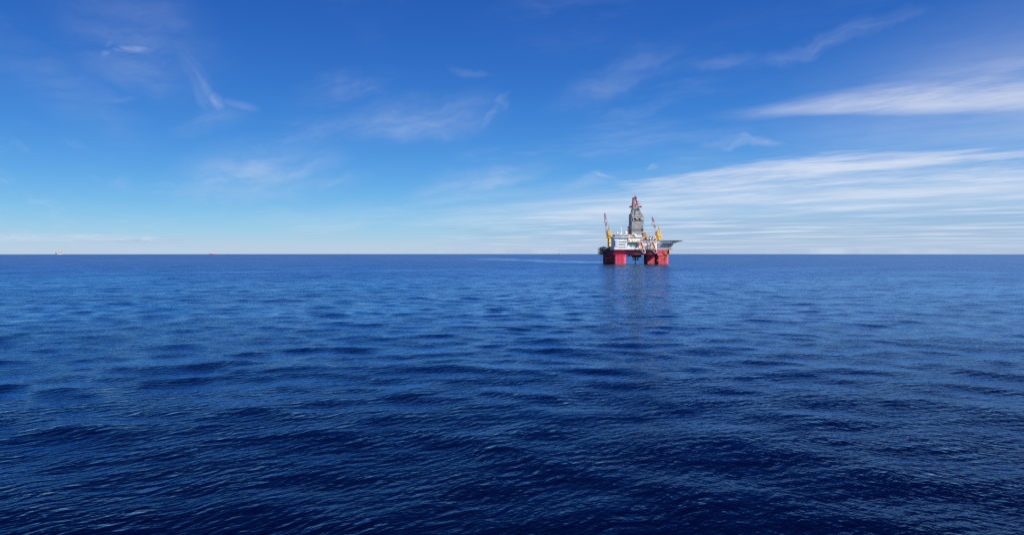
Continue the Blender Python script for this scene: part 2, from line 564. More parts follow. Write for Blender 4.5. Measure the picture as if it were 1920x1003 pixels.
def sea_material():
    m = bpy.data.materials.new('sea_water')
    m.use_nodes = True
    m.node_tree.nodes.clear()
    N = NT(m.node_tree)
    geo = N.n('ShaderNodeNewGeometry')
    pos = geo.outputs['Position']
    x, y, _ = N.sep(pos)
    mp = N.n('ShaderNodeMapping')
    N.put(mp.inputs[0], pos)
    a = R(WAVE_DIR)
    mp.inputs['Rotation'].default_value = (0, 0, a)       # y' runs along the wave travel
    u, v, _ = N.sep(mp.outputs[0])
    at = N.n('ShaderNodeAttribute', attribute_name='coarse')
    cb, cc, _ = N.sep(at.outputs['Vector'])
    p2 = N.xyz(N.m('MULTIPLY', u, 0.75), v, 0.0)
    # gusts: patches of rougher and smoother water
    gust = N.noise(N.xyz(N.m('MULTIPLY', u, 0.45), v, 5.0), 0.010, 4, 0.6)
    gk = N.mr(gust, 0.32, 0.68, 0.66, 1.28)
    gust2 = N.noise(N.xyz(N.m('MULTIPLY', u, 0.6), v, 9.0), 0.10, 3, 0.6)
    gk = N.m('MULTIPLY', gk, N.mr(gust2, 0.3, 0.7, 0.70, 1.25))

    # slick: a calm lane drifting off the rig
    ax_, ay_, bx_, by_ = -150.0, 2500.0, 190.0, 1180.0
    L_ = math.hypot(bx_ - ax_, by_ - ay_)
    dx, dy = (bx_ - ax_) / L_, (by_ - ay_) / L_
    su = N.m('ADD', N.m('MULTIPLY', N.m('SUBTRACT', x, ax_), dx), N.m('MULTIPLY', N.m('SUBTRACT', y, ay_), dy))
    sv = N.m('ADD', N.m('MULTIPLY', N.m('SUBTRACT', x, ax_), -dy), N.m('MULTIPLY', N.m('SUBTRACT', y, ay_), dx))
    sn = N.noise(N.xyz(N.m('MULTIPLY', x, 1.0), N.m('MULTIPLY', y, 0.35), 0.0), 0.02, 4, 0.6)
    svw = N.m('ADD', sv, N.m('MULTIPLY', N.m('SUBTRACT', sn, 0.5), 420.0))
    slick = N.m('MULTIPLY', N.mr(N.m('ABSOLUTE', svw), 15.0, 120.0, 1.0, 0.0),
                N.m('MULTIPLY', N.mr(su, 0.0, 350.0), N.mr(su, L_ - 250.0, L_, 1.0, 0.0)))
    calm = N.mr(slick, 0.0, 1.0, 1.0, 0.38, False)

    # wind ripples: a spectrum of short crested wavelets, bent by a slow warp
    wn = N.noise(pos, 0.16, 2, 0.5, color=True)
    wpos = N.vm('ADD', pos, N.vm('SCALE', N.vm('SUBTRACT', wn, (0.5, 0.5, 0.5)), 2.4))
    rng = random.Random(17)
    nw = RIPPLES
    systems = []
    for tilt, n_ in ((-22, nw), (68, int(nw * 0.7))):       # two crossing trains
        sx = sy = None
        for i in range(n_):
            lam = 0.20 * (2.1 / 0.20) ** ((i + rng.random()) / n_)
            th = a + R(tilt) + rng.gauss(0, 0.42)
            k = 2 * math.pi / lam
            d = N.vm('DOT_PRODUCT', wpos, (k * math.sin(th), k * math.cos(th), 0.0), out=1)
            w_ = N.m('SINE', N.m('ADD', d, rng.random() * 6.283))
            amp = RIPPLE_SLOPE * math.sqrt(2 / n_)
            sx = N.m('MULTIPLY', w_, amp * math.sin(th)) if sx is None else N.m('MULTIPLY_ADD', w_, amp * math.sin(th), sx)
            sy = N.m('MULTIPLY', w_, amp * math.cos(th)) if sy is None else N.m('MULTIPLY_ADD', w_, amp * math.cos(th), sy)
        systems.append((sx, sy))
    m1 = N.mr(x, 0.0, 80.0, 1.0, 0.62)
    m2 = N.mr(x, -25.0, 55.0, 0.30, 0.80)
    sx = N.m('ADD', N.m('MULTIPLY', systems[0][0], m1), N.m('MULTIPLY', systems[1][0], m2))
    sy = N.m('ADD', N.m('MULTIPLY', systems[0][1], m1), N.m('MULTIPLY', systems[1][1], m2))
    wA = N.m('MULTIPLY', N.m('MULTIPLY', gk, calm), N.mr(cc, 0.2, 1.0, 1.0, 0.2))

    def slopes(vec, scale, detail, rough, ax2, ay2, weight):
        c = N.noise(vec, scale, detail, rough, color=True)
        d = N.vm('SUBTRACT', c, (0.5, 0.5, 0.5))
        s1, s2, _ = N.sep(d)
        return (N.m('MULTIPLY', N.m('MULTIPLY', s1, ax2), weight), N.m('MULTIPLY', N.m('MULTIPLY', s2, ay2), weight))

    B = slopes(p2, 0.22, 3, 0.60, 0.20, 0.36, N.m('MULTIPLY', N.m('MULTIPLY', cb, calm), N.mr(cc, 0.0, 1.0, 1.0, 0.25)))
    C = slopes(p2, 0.035, 3, 0.60, 0.08, 0.16, N.m('MULTIPLY', cc, calm))
    tx = N.m('ADD', B[0], C[0])
    ty = N.m('ADD', B[1], C[1])
    # back from wave axes to world axes
    ca, sa = math.cos(-a), math.sin(-a)
    wx = N.m('SUBTRACT', N.m('MULTIPLY', tx, ca), N.m('MULTIPLY', ty, sa))
    wy = N.m('ADD', N.m('MULTIPLY', tx, sa), N.m('MULTIPLY', ty, ca))
    wx = N.m('MULTIPLY_ADD', sx, wA, wx)
    wy = N.m('MULTIPLY_ADD', sy, wA, wy)
    nn = N.vm('NORMALIZE', N.vm('ADD', geo.outputs['Normal'], N.xyz(wx, wy, 0.0)))
    # waves too small to resolve blur the mirror instead
    rg = N.m('ADD', 0.05, N.m('ADD', N.m('MULTIPLY', cb, 0.06), N.m('MULTIPLY', cc, 0.22)))
    fr = N.n('ShaderNodeFresnel')
    fr.inputs['IOR'].default_value = 1.333
    N.put(fr.inputs['Normal'], nn)
    gl = N.n('ShaderNodeBsdfGlossy', distribution='MULTI_GGX')
    gl.inputs['Color'].default_value = (0.40, 0.69, 1.0, 1)
    N.put(gl.inputs['Roughness'], N.m('MULTIPLY', N.m('MULTIPLY', rg, calm), N.mr(gk, 0.5, 1.5, 0.72, 1.28)))
    N.put(gl.inputs['Normal'], nn)
    df = N.n('ShaderNodeBsdfDiffuse')
    df.inputs['Color'].default_value = (0.0002, 0.0012, 0.012, 1)
    mx = N.n('ShaderNodeMixShader')
    N.put(mx.inputs[0], N.m('MULTIPLY', N.m('MINIMUM', N.m('MULTIPLY', N.m('POWER', fr.outputs[0], 1.55), 1.32), 1.0), N.mr(N.m('MULTIPLY', cc, calm), 0.0, 1.0, 1.0, 0.66)))     # unresolved facets lean to the viewer and reflect less
    N.put(mx.inputs[1], df.outputs[0])
    N.put(mx.inputs[2], gl.outputs[0])
    o = N.n('ShaderNodeOutputMaterial')
    N.put(o.inputs[0], mx.outputs[0])
    return m


RIPPLES = 34
RIPPLE_SLOPE = 0.085
build_sea()
# ------------------------------------------------------------------ placing by photograph pixels
def ray(px, py):
    d = Vector(((px - PW / 2) / F, 1.0, (PH / 2 - py) / F))
    c, s = math.cos(PITCH), math.sin(PITCH)
    return Vector((d.x, d.y * c + d.z * s, d.z * c - d.y * s))


def sea_z(x, y):
    return -(x * x + y * y) / (2 * EARTH)


RIG_YAW = R(6.0)
FRONT = 1117.0                                  # metres to the rig's near column
RX = (1152 - PW / 2) / F * FRONT
CORNER = Vector((RX, FRONT, sea_z(RX, FRONT)))  # near left column corner at the waterline
MATR = Matrix.Translation(CORNER) @ Matrix.Rotation(RIG_YAW, 4, 'Z')
INV = MATR.inverted()
CAM_L = INV @ Vector((0, 0, EYE))
CX, CY = 40.5, 37.0                             # hull centre in corner coordinates


def L(px, py, d):
    """pixel -> point of the rig frame in the plane d metres behind the rig's near face"""
    r = INV.to_3x3() @ ray(px, py)
    k = (d - CAM_L.y) / r.y
    p = CAM_L + r * k
    return Vector((p.x - CX, d - CY, p.z))


def LX(px, d):
    return L(px, 470, d).x


def LZ(py, d):
    return L(1200, py, d).z


def pbox(mb, x0, x1, y0, y1, d0, d1):
    """box whose near face covers pixels x0..x1, y0..y1 at depth d0 and which runs back to d1"""
    a, b = L(x0, y1, d0), L(x1, y0, d0)
    return mb.box((a.x, d0 - CY, a.z), (b.x, d1 - CY, b.z))


def P1(name, mat, parent, *boxes, bevel=0.0):
    mb = MB()
    for b in boxes:
        pbox(mb, *b)
    return mb.build(name, M[mat], parent, bevel)


def build_rig():
    rig = empty('drilling_rig', MATR @ Vector((CX, CY, 0)), RIG_YAW)
    tag(rig, 'large red and white floating drilling rig with grey tower standing in the sea', 'drilling rig')
    zb, zt = LZ(477.8, 0), LZ(467.4, 0)              # underside and top of the red deck box
    xl, xr = LX(1152, 0), LX(1253.4, 0)

    # ---- four columns, rounded corners, fouled band at the waterline
    def cpoly(x0, x1, y0, y1, c=1.6):
        return [(x0 + c, y0), (x1 - c, y0), (x1, y0 + c), (x1, y1 - c), (x1 - c, y1), (x0 + c, y1), (x0, y1 - c), (x0, y0 + c)]

    w = LX(1174, 0) - xl
    xr0 = LX(1233, 0)
    for cx0, cx1, d0 in ((xl, xl + w, 0), (xr0, xr, 0), (xl, xl + w, 58), (xr0, xr, 58)):
        y0 = d0 - CY
        col = MB().prism(cpoly(cx0, cx1, y0, y0 + 16), -8.0, zb).build('column', M['red'], rig)
        g = 0.05
        MB().prism(cpoly(cx0 - g, cx1 + g, y0 - g, y0 + 16 + g), -1.0, 1.7).build('waterline_band', M['band'], col)
        fr = MB()
        for k in (0.34, 0.67):
            xx = cx0 + (cx1 - cx0) * k
            fr.box((xx - 0.16, y0 - 0.22, 2.2), (xx + 0.16, y0 + 0.3, zb - 0.5))
        fr.box((cx0 + 1.7, y0 - 0.30, zb - 1.5), (cx1 - 1.7, y0 + 0.2, zb - 1.2))
        fr.build('fender', M['red'], col)
        ft = MB()
        for k in range(6):
            zz = 2.6 + k * 1.5
            ft.box((cx1 - 2.9, y0 - 0.06, zz), (cx1 - 2.3, y0 + 0.1, zz + 0.45))
        stuff(ft.build('draught_marks', M['white'], col))
        if d0 == 0 and cx0 > 0:
            # pale fixtures on the near right column
            MB().box((cx0 - 0.4, y0 - 0.5, zb - 0.35), (cx0 + 9.5, y0 - 0.05, zb + 0.15)).build('fender_rail', M['cream'], col)
    # column's left faces carry pipes and ladders
    for d0, x in ((0, xl), (58, xl), (0, xr0), (58, xr0)):
        for k in (3.0, 5.4, 7.0, 11.5, 13.0):
            yy = d0 - CY + k
            MB().bar((x - 0.45, yy, 0.5), (x - 0.45, yy, zb), 0.28 if k < 8 else 0.4, 6).build('riser_pipe', M['steel'], rig)

    # ---- deck box: recessed beneath the main deck, flush with the column on the right
    y4 = 4.6 - CY
    box = MB().box((xl - 0.4, y4, zb), (LX(1236, 0), 74 - CY, zt - 0.6)).build('deck_box', M['red'], rig)
    st = MB()
    n = 34
    for i in range(n):
        xx = xl + 0.6 + (xr0 - xl - 1.2) * i / (n - 1)
        st.box((xx - 0.10, y4 - 0.38, zb + 0.15), (xx + 0.10, y4 + 0.05, zt - 0.7))
    for zz in (zb + 0.25, zb + 2.9, zb + 5.6):
        st.box((xl - 0.1, y4 - 0.22, zz), (xr0 - 0.1, y4 + 0.05, zz + 0.18))
    for i in range(26):
        yy = y4 + 1 + 66 * i / 25
        st.box((xl - 0.75, yy - 0.10, zb + 0.2), (xl - 0.3, yy + 0.10, zt - 0.8))
    stuff(st.build('stiffeners', M['red'], box))
    corner = MB()
    xf = LX(1258.4, 0)
    a = [(xr0 - 0.05, -CY + 0.02), (xr, -CY + 0.02), (xr, 74 - CY), (xr0 - 0.05, 74 - CY)]
    b = [(xr0 - 0.05, -CY + 0.02), (xf, -CY + 0.02), (xf, 74 - CY), (xr0 - 0.05, 74 - CY)]
    corner.frustum(a, zb + 0.01, b, zt - 0.62)
    cn = corner.build('corner_block', M['red'], rig)
    MB().box((xr0 + 8.2, -CY - 0.25, zb - 0.2), (xr0 + 8.6, -CY + 0.0, zt - 0.8)).build('ladder', M['steel'], cn)
    lp = MB().box((LX(1254, 0), -CY - 1.6, LZ(468.2, 0)), (LX(1261.5, 0), -CY + 12, LZ(466.9, 0)))
    lp.rail([(LX(1254, 0), -CY - 1.5, LZ(466.9, 0)), (LX(1261.4, 0), -CY - 1.5, LZ(466.9, 0)), (LX(1261.4, 0), -CY + 11.8, LZ(466.9, 0))])
    lp = lp.build('corner_landing', M['ochre'], rig)
    P1('winch', 'white', lp, (1255.4, 1257.6, 469.0, 473.2, -1.4, 1.0))
    P1('winch_frame', 'ochre', lp, (1254.8, 1255.3, 468.3, 473.8, -1.5, 1.2), (1257.7, 1258.3, 468.3, 473.8, -1.5, 1.2),
       (1255.0, 1258.2, 473.3, 473.8, -1.5, 1.2))

    # ---- main deck plate (the overhang) and edge rails
    deck = MB().box((xl - 0.6, -CY - 0.25, zt - 0.6), (xf + 0.2, 75 - CY, zt)).build('main_deck', M['panel'], rig)
    ra = MB()
    ra.rail([(LX(1198, 0), -CY - 0.1, zt), (xf, -CY - 0.1, zt)])
    ra.rail([(xf, -CY, zt), (xf, 74 - CY, zt)])
    ra.rail([(xl - 0.4, 22 - CY, zt), (xl - 0.4, 74 - CY, zt)])
    stuff(ra.build('deck_railing', M['lgrey'], deck))
    # brackets and a service gallery under the overhang
    br = MB()
    for i in range(14):
        xx = xl + 4 + (xr0 - xl - 8) * i / 13
        br.bar((xx, y4, zt - 3.2), (xx, -CY + 0.1, zt - 0.65), 0.16, 4)
    stuff(br.build('brackets', M['red'], deck))
    gl = MB()
    pbox(gl, 1186, 1204, 476.6, 476.9, 3.0, 4.5)
    gl.rail([L(1186, 476.6, 3.0), L(1204, 476.6, 3.0)], 1.1, 2.0)
    gl.build('service_gallery', M['ochre'], rig)
    gl = MB()
    pbox(gl, 1216, 1222, 475.8, 476.1, 2.6, 4.5)
    gl.rail([L(1216, 475.8, 2.6), L(1222, 475.8, 2.6)], 1.1, 2.0)
    gl.build('service_gallery', M['ochre'], rig)

    # ---- accommodation block at the left
    ac = P1('accommodation_block', 'white', rig, (1152.0, 1176.0, 445.6, 467.2, 0.3, 21))
    P1('bulwark', 'white', ac, (1151.8, 1190.5, 462.8, 467.45, -0.3, 0.28))
    P1('bulwark_end', 'white', ac, (1186.5, 1190.5, 464.0, 467.4, -0.32, 0.2))
    P1('side_annex', 'white', ac, (1149.6, 1152.1, 449.0, 463.0, 8, 20))
    P1('escape_tower', 'panel', ac, (1153.6, 1159.6, 450.4, 463.0, -0.5, 2.0), bevel=0.1)
    # window rows, each window a dark pane in the wall
    for row, (py, x0, x1, nn) in enumerate(((453.6, 1161.3, 1173.2, 7), (458.8, 1161.0, 1172.6, 7), (449.4, 1161, 1176, 9))):
        for i in range(nn):
            cx_ = x0 + (x1 - x0) * i / (nn - 1)
            P1('window', 'glass', ac, (cx_ - 0.33, cx_ + 0.33, py, py + 1.15, 0.22, 0.5))
    # galleries with rails across the front
    ga = MB()
    for py, x0, x1 in ((457.1, 1160, 1174), (462.6, 1153, 1176), (452.7, 1160, 1176)):
        pbox(ga, x0, x1, py, py + 0.3, -0.6, 0.4)
        ga.rail([L(x0, py, -0.5), L(x1, py, -0.5)], 1.1, 1.6)
    ga.build('gallery', M['panel'], ac)
    # side wall windows and stairs in the shade
    for k in range(4):
        for zpy in (449.2, 453.0, 457.0):
            a = L(1152, zpy, 0.3)
            yy = -CY + 9.2 + k * 2.9
            MB().box((LX(1149.6, 8) - 0.06, yy, a.z - 0.9), (LX(1149.6, 8) + 0.2, yy + 0.9, a.z)).build('side_window', M['glass'], ac)
    # illegible two-line lettering on the bulwark
    rnd = random.Random(3)
    lt = MB()
    for py, x0, x1 in ((463.4, 1160.0, 1172.0), (464.9, 1162.0, 1172.8)):
        q = x0
        while q < x1:
            ww = rnd.choice((0.35, 0.5, 0.6))
            pbox(lt, q, q + ww, py, py + 0.75, -0.34, -0.28)
            q += ww + 0.28 + (0.5 if rnd.random() < 0.15 else 0)
    stuff(lt.build('lettering', M['mark'], ac))

    # ---- bridge deck on top
    bd = P1('bridge_deck', 'panel', rig, (1150.2, 1180.5, 444.2, 445.6, -1.0, 20), (1152.5, 1180, 445.58, 446.3, 1.0, 18))
    wh = P1('wheelhouse', 'white', rig, (1153.2, 1180.0, 440.6, 444.25, 1.0, 15), bevel=0.08)
    P1('wheelhouse_roof', 'white', wh, (1152.4, 1180.6, 440.0, 440.62, 0.2, 16))
    for i in range(15):
        c = 1154.4 + i * 1.72
        P1('window', 'glass', wh, (c - 0.62, c + 0.62, 442.5, 443.6, 0.9, 1.2))
    ra = MB()
    ra.rail([L(1150.4, 444.2, -0.9), L(1180, 444.2, -0.9)], 1.1, 2)
    ra.rail([L(1150.4, 444.2, -0.9), L(1150.4, 444.2, -0.9) + Vector((0, 20, 0))], 1.1, 2)
    ra.rail([L(1152.6, 440.0, 0.4), L(1180, 440.0, 0.4)], 1.1, 2)
    stuff(ra.build('bridge_railing', M['lgrey'], wh))
    # mast with platform and spars
    mp = L(1164, 440, 6)
    mast = MB().bar(mp, L(1164, 432.5, 6), 0.95, 10, 0.75).bar(L(1164, 432.6, 6), L(1164, 426, 6), 0.6, 8, 0.35)
    mast.bar(L(1164, 426, 6), L(1164, 421.5, 6), 0.18, 5)
    mast = mast.build('mast', M['white'], rig)
    pl = MB()
    for py, hw in ((431.6, 2.6), (429.2, 1.5)):
        a, b = L(1164 - hw, py, 4.4), L(1164 + hw, py + 0.5, 4.4)
        pl.box((a.x, a.y, b.z), (b.x, a.y + 3.4, a.z))
    pl.build('mast_platform', M['white'], mast)
    for py, hw in ((427.5, 2.0), (424.8, 1.0)):
        MB().bar(L(1164 - hw, py, 6), L(1164 + hw, py, 6), 0.12, 4).build('antenna_spar', M['panel'], mast)
    MB().bar(L(1162.6, 430.5, 5), L(1165.4, 430.5, 5), 0.28, 6).build('radar_scanner', M['panel'], mast)
    for dx in (-1.9, 1.9):
        MB().bar(L(1164 + dx, 431.6, 6), L(1164 + dx, 427.6, 6), 0.09, 4).build('antenna_rod', M['panel'], mast)
    for cx_, cy_, rr, d in ((1157.2, 436.9, 1.25, 5), (1173.3, 436.4, 2.1, 5)):
        c = L(cx_, cy_, d)
        prof = [(rr * math.sin(math.pi * k / 12) + 1e-3, -rr * math.cos(math.pi * k / 12)) for k in range(13)]
        dm = MB().lathe(c, prof, 16).build('radome', M['white'], rig, smooth=True)
        MB().bar((c.x, c.y, LZ(440, d)), (c.x, c.y, c.z - rr * 0.8), 0.45, 8).build('pedestal', M['panel'], dm)
    for cx_, top, d in ((1150.8, 437.5, 3), (1153.2, 436.6, 3), (1155, 438.2, 8), (1159.8, 437.2, 9), (1167.0, 436.8, 4), (1169.5, 437.6, 8), (1177, 436.0, 7), (1146.8, 438.0, 18), (1148.6, 439, 14)):
        MB().bar(L(cx_, 444.2, d), L(cx_, top, d), 0.16, 5, 0.09).build('whip_antenna', M['lgrey'], rig)
    P1('deck_locker', 'blue', rig, (1150.6, 1152.6, 441.2, 444.2, 2, 6))

    # ---- midship: teal bay, upper deckhouse, workshop
    bay = P1('deckhouse', 'white', rig, (1176.02, 1197.5, 452.8, 467.2, 5.0, 26))
    P1('teal_wall', 'teal', bay, (1174.6, 1193.0, 454.6, 461.6, 1.8, 4.95))
    tb = MB()
    for i in range(9):
        c = 1175.4 + i * 2.1
        pbox(tb, c, c + 0.35, 454.7, 461.5, 1.62, 1.82)
    tb.build('teal_ribs', M['teal'], bay)
    P1('recess_shade_slab', 'dgrey', bay, (1193.2, 1198.6, 453.4, 462.4, 3.0, 4.9))  # solid slab; the shade of a recess is put into its dark grey
    top = MB()
    pbox(top, 1174.4, 1198, 453.6, 454.5, 0.6, 5.2)
    top.rail([L(1174.4, 453.6, 0.7), L(1198, 453.6, 0.7)], 1.1, 1.8)
    top.build('upper_walkway', M['cream'], bay)
    pi = MB()
    rnd = random.Random(11)
    for i in range(26):
        c = 1176 + rnd.random() * 20
        h = rnd.random() * 2.2 + 0.8
        pbox(pi, c, c + 0.5 + rnd.random() * 1.2, 462.8 - h, 462.8, 0.6 + rnd.random(), 1.75)
    stuff(pi.build('stacked_cargo', M['white'], bay))
    pi = MB()
    for i in range(16):
        c = 1175 + rnd.random() * 21
        h = rnd.random() * 1.8 + 0.6
        pbox(pi, c, c + 0.4 + rnd.random() * 0.6, 453.6 - h, 453.6, 1.2 + rnd.random() * 2, 4.6)
    stuff(pi.build('deck_fittings', M['ochre'], bay))
    for cx_ in (1176.4, 1184.6):
        P1('vent_stack', 'steel', bay, (cx_, cx_ + 1.0, 450.6, 453.6, 2.4, 3.6))
    up = P1('upper_deckhouse', 'white', rig, (1178.4, 1203.6, 445.2, 452.8, 6.5, 26), bevel=0.12)
    P1('upper_roof', 'cream', up, (1177.8, 1206.5, 444.4, 445.22, 5.6, 27))
    for c in (1180.2, 1186.8, 1195.4):
        P1('door', 'panel', up, (c, c + 0.9, 448.6, 452.6, 6.35, 6.6))
    # central module between the boats
    mid = P1('midship_module', 'white', rig, (1197.6, 1231.5, 453.4, 467.2, 4.5, 28), bevel=0.1)
    for x0, x1, y0, y1 in ((1209.2, 1213.4, 457.4, 466.6), (1214.4, 1218.2, 455.4, 466.9), (1206.2, 1208.6, 456.0, 466.0)):
        P1('wall_panel', 'panel', mid, (x0, x1, y0, y1, 3.6, 4.48))
    P1('module_roof', 'panel', mid, (1197.4, 1232, 452.4, 453.42, 3.2, 29))
    for x0, x1, y0, y1 in ((1213.6, 1214.3, 456, 467), (1218.4, 1219.2, 455, 467), (1205.2, 1206, 455.5, 466.8), (1219.4, 1220.6, 458, 462)):
        P1('pipe_chase', 'steel', mid, (x0, x1, y0, y1, 3.9, 4.46))
    mu = P1('upper_module', 'cream', rig, (1203.7, 1230.5, 446.6, 452.4, 9, 28))
    rnd = random.Random(23)
    for mat, nme, nn in (('white', 'deck_tanks', 16), ('steel', 'deck_machinery', 14), ('ochre', 'deck_frames', 10), ('teal', 'deck_skips', 4), ('boomred', 'deck_reels', 4)):
        e = MB()
        for i in range(nn):
            c = 1203.8 + rnd.random() * 26
            yb = rnd.choice((452.4, 446.6, 449.5))
            h = 1.0 + rnd.random() * 2.6
            d = 4 + rnd.random() * 4.5 if yb > 447 else 9 + rnd.random() * 6
            pbox(e, c, c + 0.6 + rnd.random() * 2.0, yb - h, yb, d, d + 2.2)
        stuff(e.build(nme, M[mat], mu))
    er = MB()
    er.rail([L(1204, 452.4, 3.4), L(1231, 452.4, 3.4)], 1.1, 1.8)
    er.rail([L(1204, 446.6, 9.2), L(1230, 446.6, 9.2)], 1.1, 1.8)
    stuff(er.build('module_railing', M['lgrey'], mid))
    # yellow gantry frame, pipe arcs, cream crate stack
    gf = MB()
    for cx_ in (1213.6, 1217.8):
        for d in (10, 14):
            gf.bar(L(cx_, 447.5, d), L(cx_, 440.4, d), 0.32, 4)
    for d in (10, 14):
        gf.bar(L(1213.2, 440.4, d), L(1218.2, 440.4, d), 0.36, 4)
        gf.bar(L(1213.6, 445.8, d), L(1217.8, 445.8, d), 0.2, 4)
    for cx_ in (1213.6, 1217.8):
        gf.bar(L(cx_, 440.4, 10), L(cx_, 440.4, 14), 0.3, 4)
    gf.build('gantry_frame', M['ochre'], rig)
    cf = MB()
    pbox(cf, 1206.6, 1211.6, 436.2, 446.6, 22, 30)
    cfo = cf.build('mud_module', M['cream'], rig)
    cr = MB()
    for k in range(6):
        c = 1206.4 + k * 1.06
        cr.bar(L(c, 446.5, 21.7), L(c, 435.2, 21.7), 0.16, 4)
    for k in range(5):
        cr.bar(L(1206.2, 436 + k * 2.6, 21.7), L(1211.9, 436 + k * 2.6, 21.7), 0.16, 4)
    cr.build('module_frame', M['ochre'], cfo)
    ya = MB()
    for cx_ in (1180.4, 1183.6):
        ya.bar(L(cx_, 444.4, 8), L(cx_, 440.2, 8), 0.5, 5)
        ya.bar(L(cx_, 444.4, 11), L(cx_, 440.2, 11), 0.5, 5)
    pbox(ya, 1179.8, 1184.2, 439.8, 441.2, 7.4, 11.6)
    ya.build('yellow_winch', M['yellow'], rig)
    for k, (c0, c1, hh) in enumerate(((1185.4, 1193.5, 6.5), (1187, 1196, 5.0), (1189, 1200, 4.0))):
        arc = MB()
        pts = []
        for i in range(11):
            a = i / 10
            pts.append(L(c0 + (c1 - c0) * a, 444.2 - hh * math.sin(math.pi * (0.25 + 0.75 * a)), 12 + k * 1.2))
        arc.path(pts, 0.42, 6)
        arc.build('pipe_bend', M['white'], rig)
    P1('pump_house', 'panel', rig, (1190, 1204, 441.2, 444.42, 10, 24))

    # ---- small clutter over roofs and fronts
    rnd = random.Random(77)
    zones = ((1153, 1180, 440.0, 4, 14, 1.6), (1180, 1204, 444.4, 7, 20, 2.6), (1205, 1230, 446.6, 10, 22, 3.0), (1198, 1231, 452.4, 3.4, 8, 2.6),
             (1191, 1204, 441.2, 11, 22, 2.4), (1160, 1176, 462.8, -0.55, 0.2, 1.0), (1177, 1197, 462.8, 0.5, 1.6, 2.2), (1199, 1231, 467.2, 0.2, 3.5, 3.4))
    for mat, nme, per in (('panel', 'deck_boxes', 6), ('steel', 'deck_gear', 6), ('ochre', 'deck_rigging', 3), ('boomred', 'fire_stations', 2), ('cream', 'deck_lockers', 3)):
        e = MB()
        for x0, x1, yb, d0, d1, hh in zones:
            for i in range(per):
                c = x0 + rnd.random() * (x1 - x0 - 1.5)
                d = d0 + rnd.random() * (d1 - d0)
                h = (0.3 + 0.7 * rnd.random()) * hh
                if rnd.random() < 0.4:
                    e.bar(L(c, yb, d), L(c + rnd.random() - 0.5, yb - h * 1.5, d), 0.16, 4)
                else:
                    pbox(e, c, c + 0.4 + rnd.random() * 1.3, yb - h, yb, d, d + 1.2)
        stuff(e.build(nme, M[mat], deck))
    for c in (1199.2, 1203.6, 1207.4, 1216.0, 1228.6):
        P1('window', 'glass', mid, (c, c + 0.7, 455.4, 456.6, 4.3, 4.6))
    for c in (1182.4, 1184.4, 1190, 1192.2, 1198.4, 1200.6):
        P1('window', 'glass', up, (c, c + 0.7, 446.6, 447.8, 6.3, 6.6))

    # ---- drilling tower: clad lower part
    D0, D1 = 27.0, 41.0
    tw = P1('drill_tower', 'grey', rig, (1184.4, 1207.0, 414.6, 445.0, D0, D1))
    P1('tower_cladding_band', 'dgrey', tw, (1184.35, 1206.2, 428.6, 434.2, D0 - 0.12, D0 + 0.2))
    P1('tower_opening_shade', 'black', tw, (1202.2, 1206.0, 428.4, 433.4, D0 - 0.2, D0 + 0.3))  # black slab, the opening's inner darkness put into its colour
    P1('sign_board', 'boomwhite', tw, (1191.4, 1199.6, 416.4, 418.3, D0 - 0.25, D0 - 0.02))
    sg = MB()
    rnd = random.Random(5)
    q = 1192.0
    while q < 1199:
        pbox(sg, q, q + 0.5, 416.8, 417.8, D0 - 0.3, D0 - 0.24)
        q += 0.82
    stuff(sg.build('sign_lettering', M['lgrey'], tw))
    for cx_ in (1187.4, 1189.2, 1202.6, 1204.4):
        P1('window', 'black', tw, (cx_ - 0.5, cx_ + 0.5, 424.9, 426.2, D0 - 0.1, D0 + 0.2))
    se = MB()
    for i in range(1, 9):
        c = 1184.4 + 22.6 * i / 9
        pbox(se, c - 0.07, c + 0.07, 414.8, 428.5, D0 - 0.08, D0 + 0.1)
        pbox(se, c - 0.07, c + 0.07, 434.3, 444.8, D0 - 0.08, D0 + 0.1)
    for py in (420.2, 423.4, 438.6):
        pbox(se, 1184.4, 1207, py - 0.08, py + 0.08, D0 - 0.06, D0 + 0.1)
    stuff(se.build('cladding_seams', M['dgrey'], tw))
    # tower's left face, its shade put into the dark grey, with pale hatches
    a = L(1184.4, 445, D0)
    top = LZ(401.5, D0)
    sh = MB().box((a.x - 0.9, D0 - CY + 1.0, a.z), (a.x - 0.02, D1 - CY - 0.5, top)).build('shaded_tower_side', M['dgrey'], rig)
    MB().box((a.x - 1.1, D0 - CY + 1.5, LZ(430.0, D0)), (a.x - 0.85, D0 - CY + 6.5, LZ(423.0, D0))).build('side_hatch', M['panel'], sh)
    MB().box((a.x - 1.1, D0 - CY + 1.5, LZ(408.4, D0)), (a.x - 0.85, D0 - CY + 6.5, LZ(403.6, D0))).build('side_hatch', M['panel'], sh)
    # open working level
    fl = MB()
    pbox(fl, 1183.8, 1207.2, 413.9, 414.62, D0 - 0.5, D1 + 0.3)
    fl.build('working_floor', M['dgrey'], rig)
    for cx_ in (1185, 1190, 1196, 1201.6, 1206.2):
        for d in (D0 + 0.2, D1 - 0.5):
            MB().bar(L(cx_, 414, D0) + Vector((0, d - D0, 0)), L(cx_, 406.6, D0) + Vector((0, d - D0, 0)), 0.3, 4).build('working_post', M['steel'], rig)
    rnd = random.Random(9)
    for mat, nme, nn in (('yellow', 'rack_machinery', 9), ('steel', 'pipe_handlers', 14), ('panel', 'driller_cabins', 6), ('boomred', 'hose_reels', 3)):
        e = MB()
        for i in range(nn):
            c = 1185.4 + rnd.random() * 19.5
            h = 1.2 + rnd.random() * 4.2
            d = D0 + 0.6 + rnd.random() * 9
            pbox(e, c, c + 0.5 + rnd.random() * 1.8, 414 - h, 414, d, d + 1.6)
        stuff(e.build(nme, M[mat], rig))
    rm = MB()
    pbox(rm, 1184.6, 1207.6, 406.0, 406.8, D0 - 0.8, D1 + 0.6)
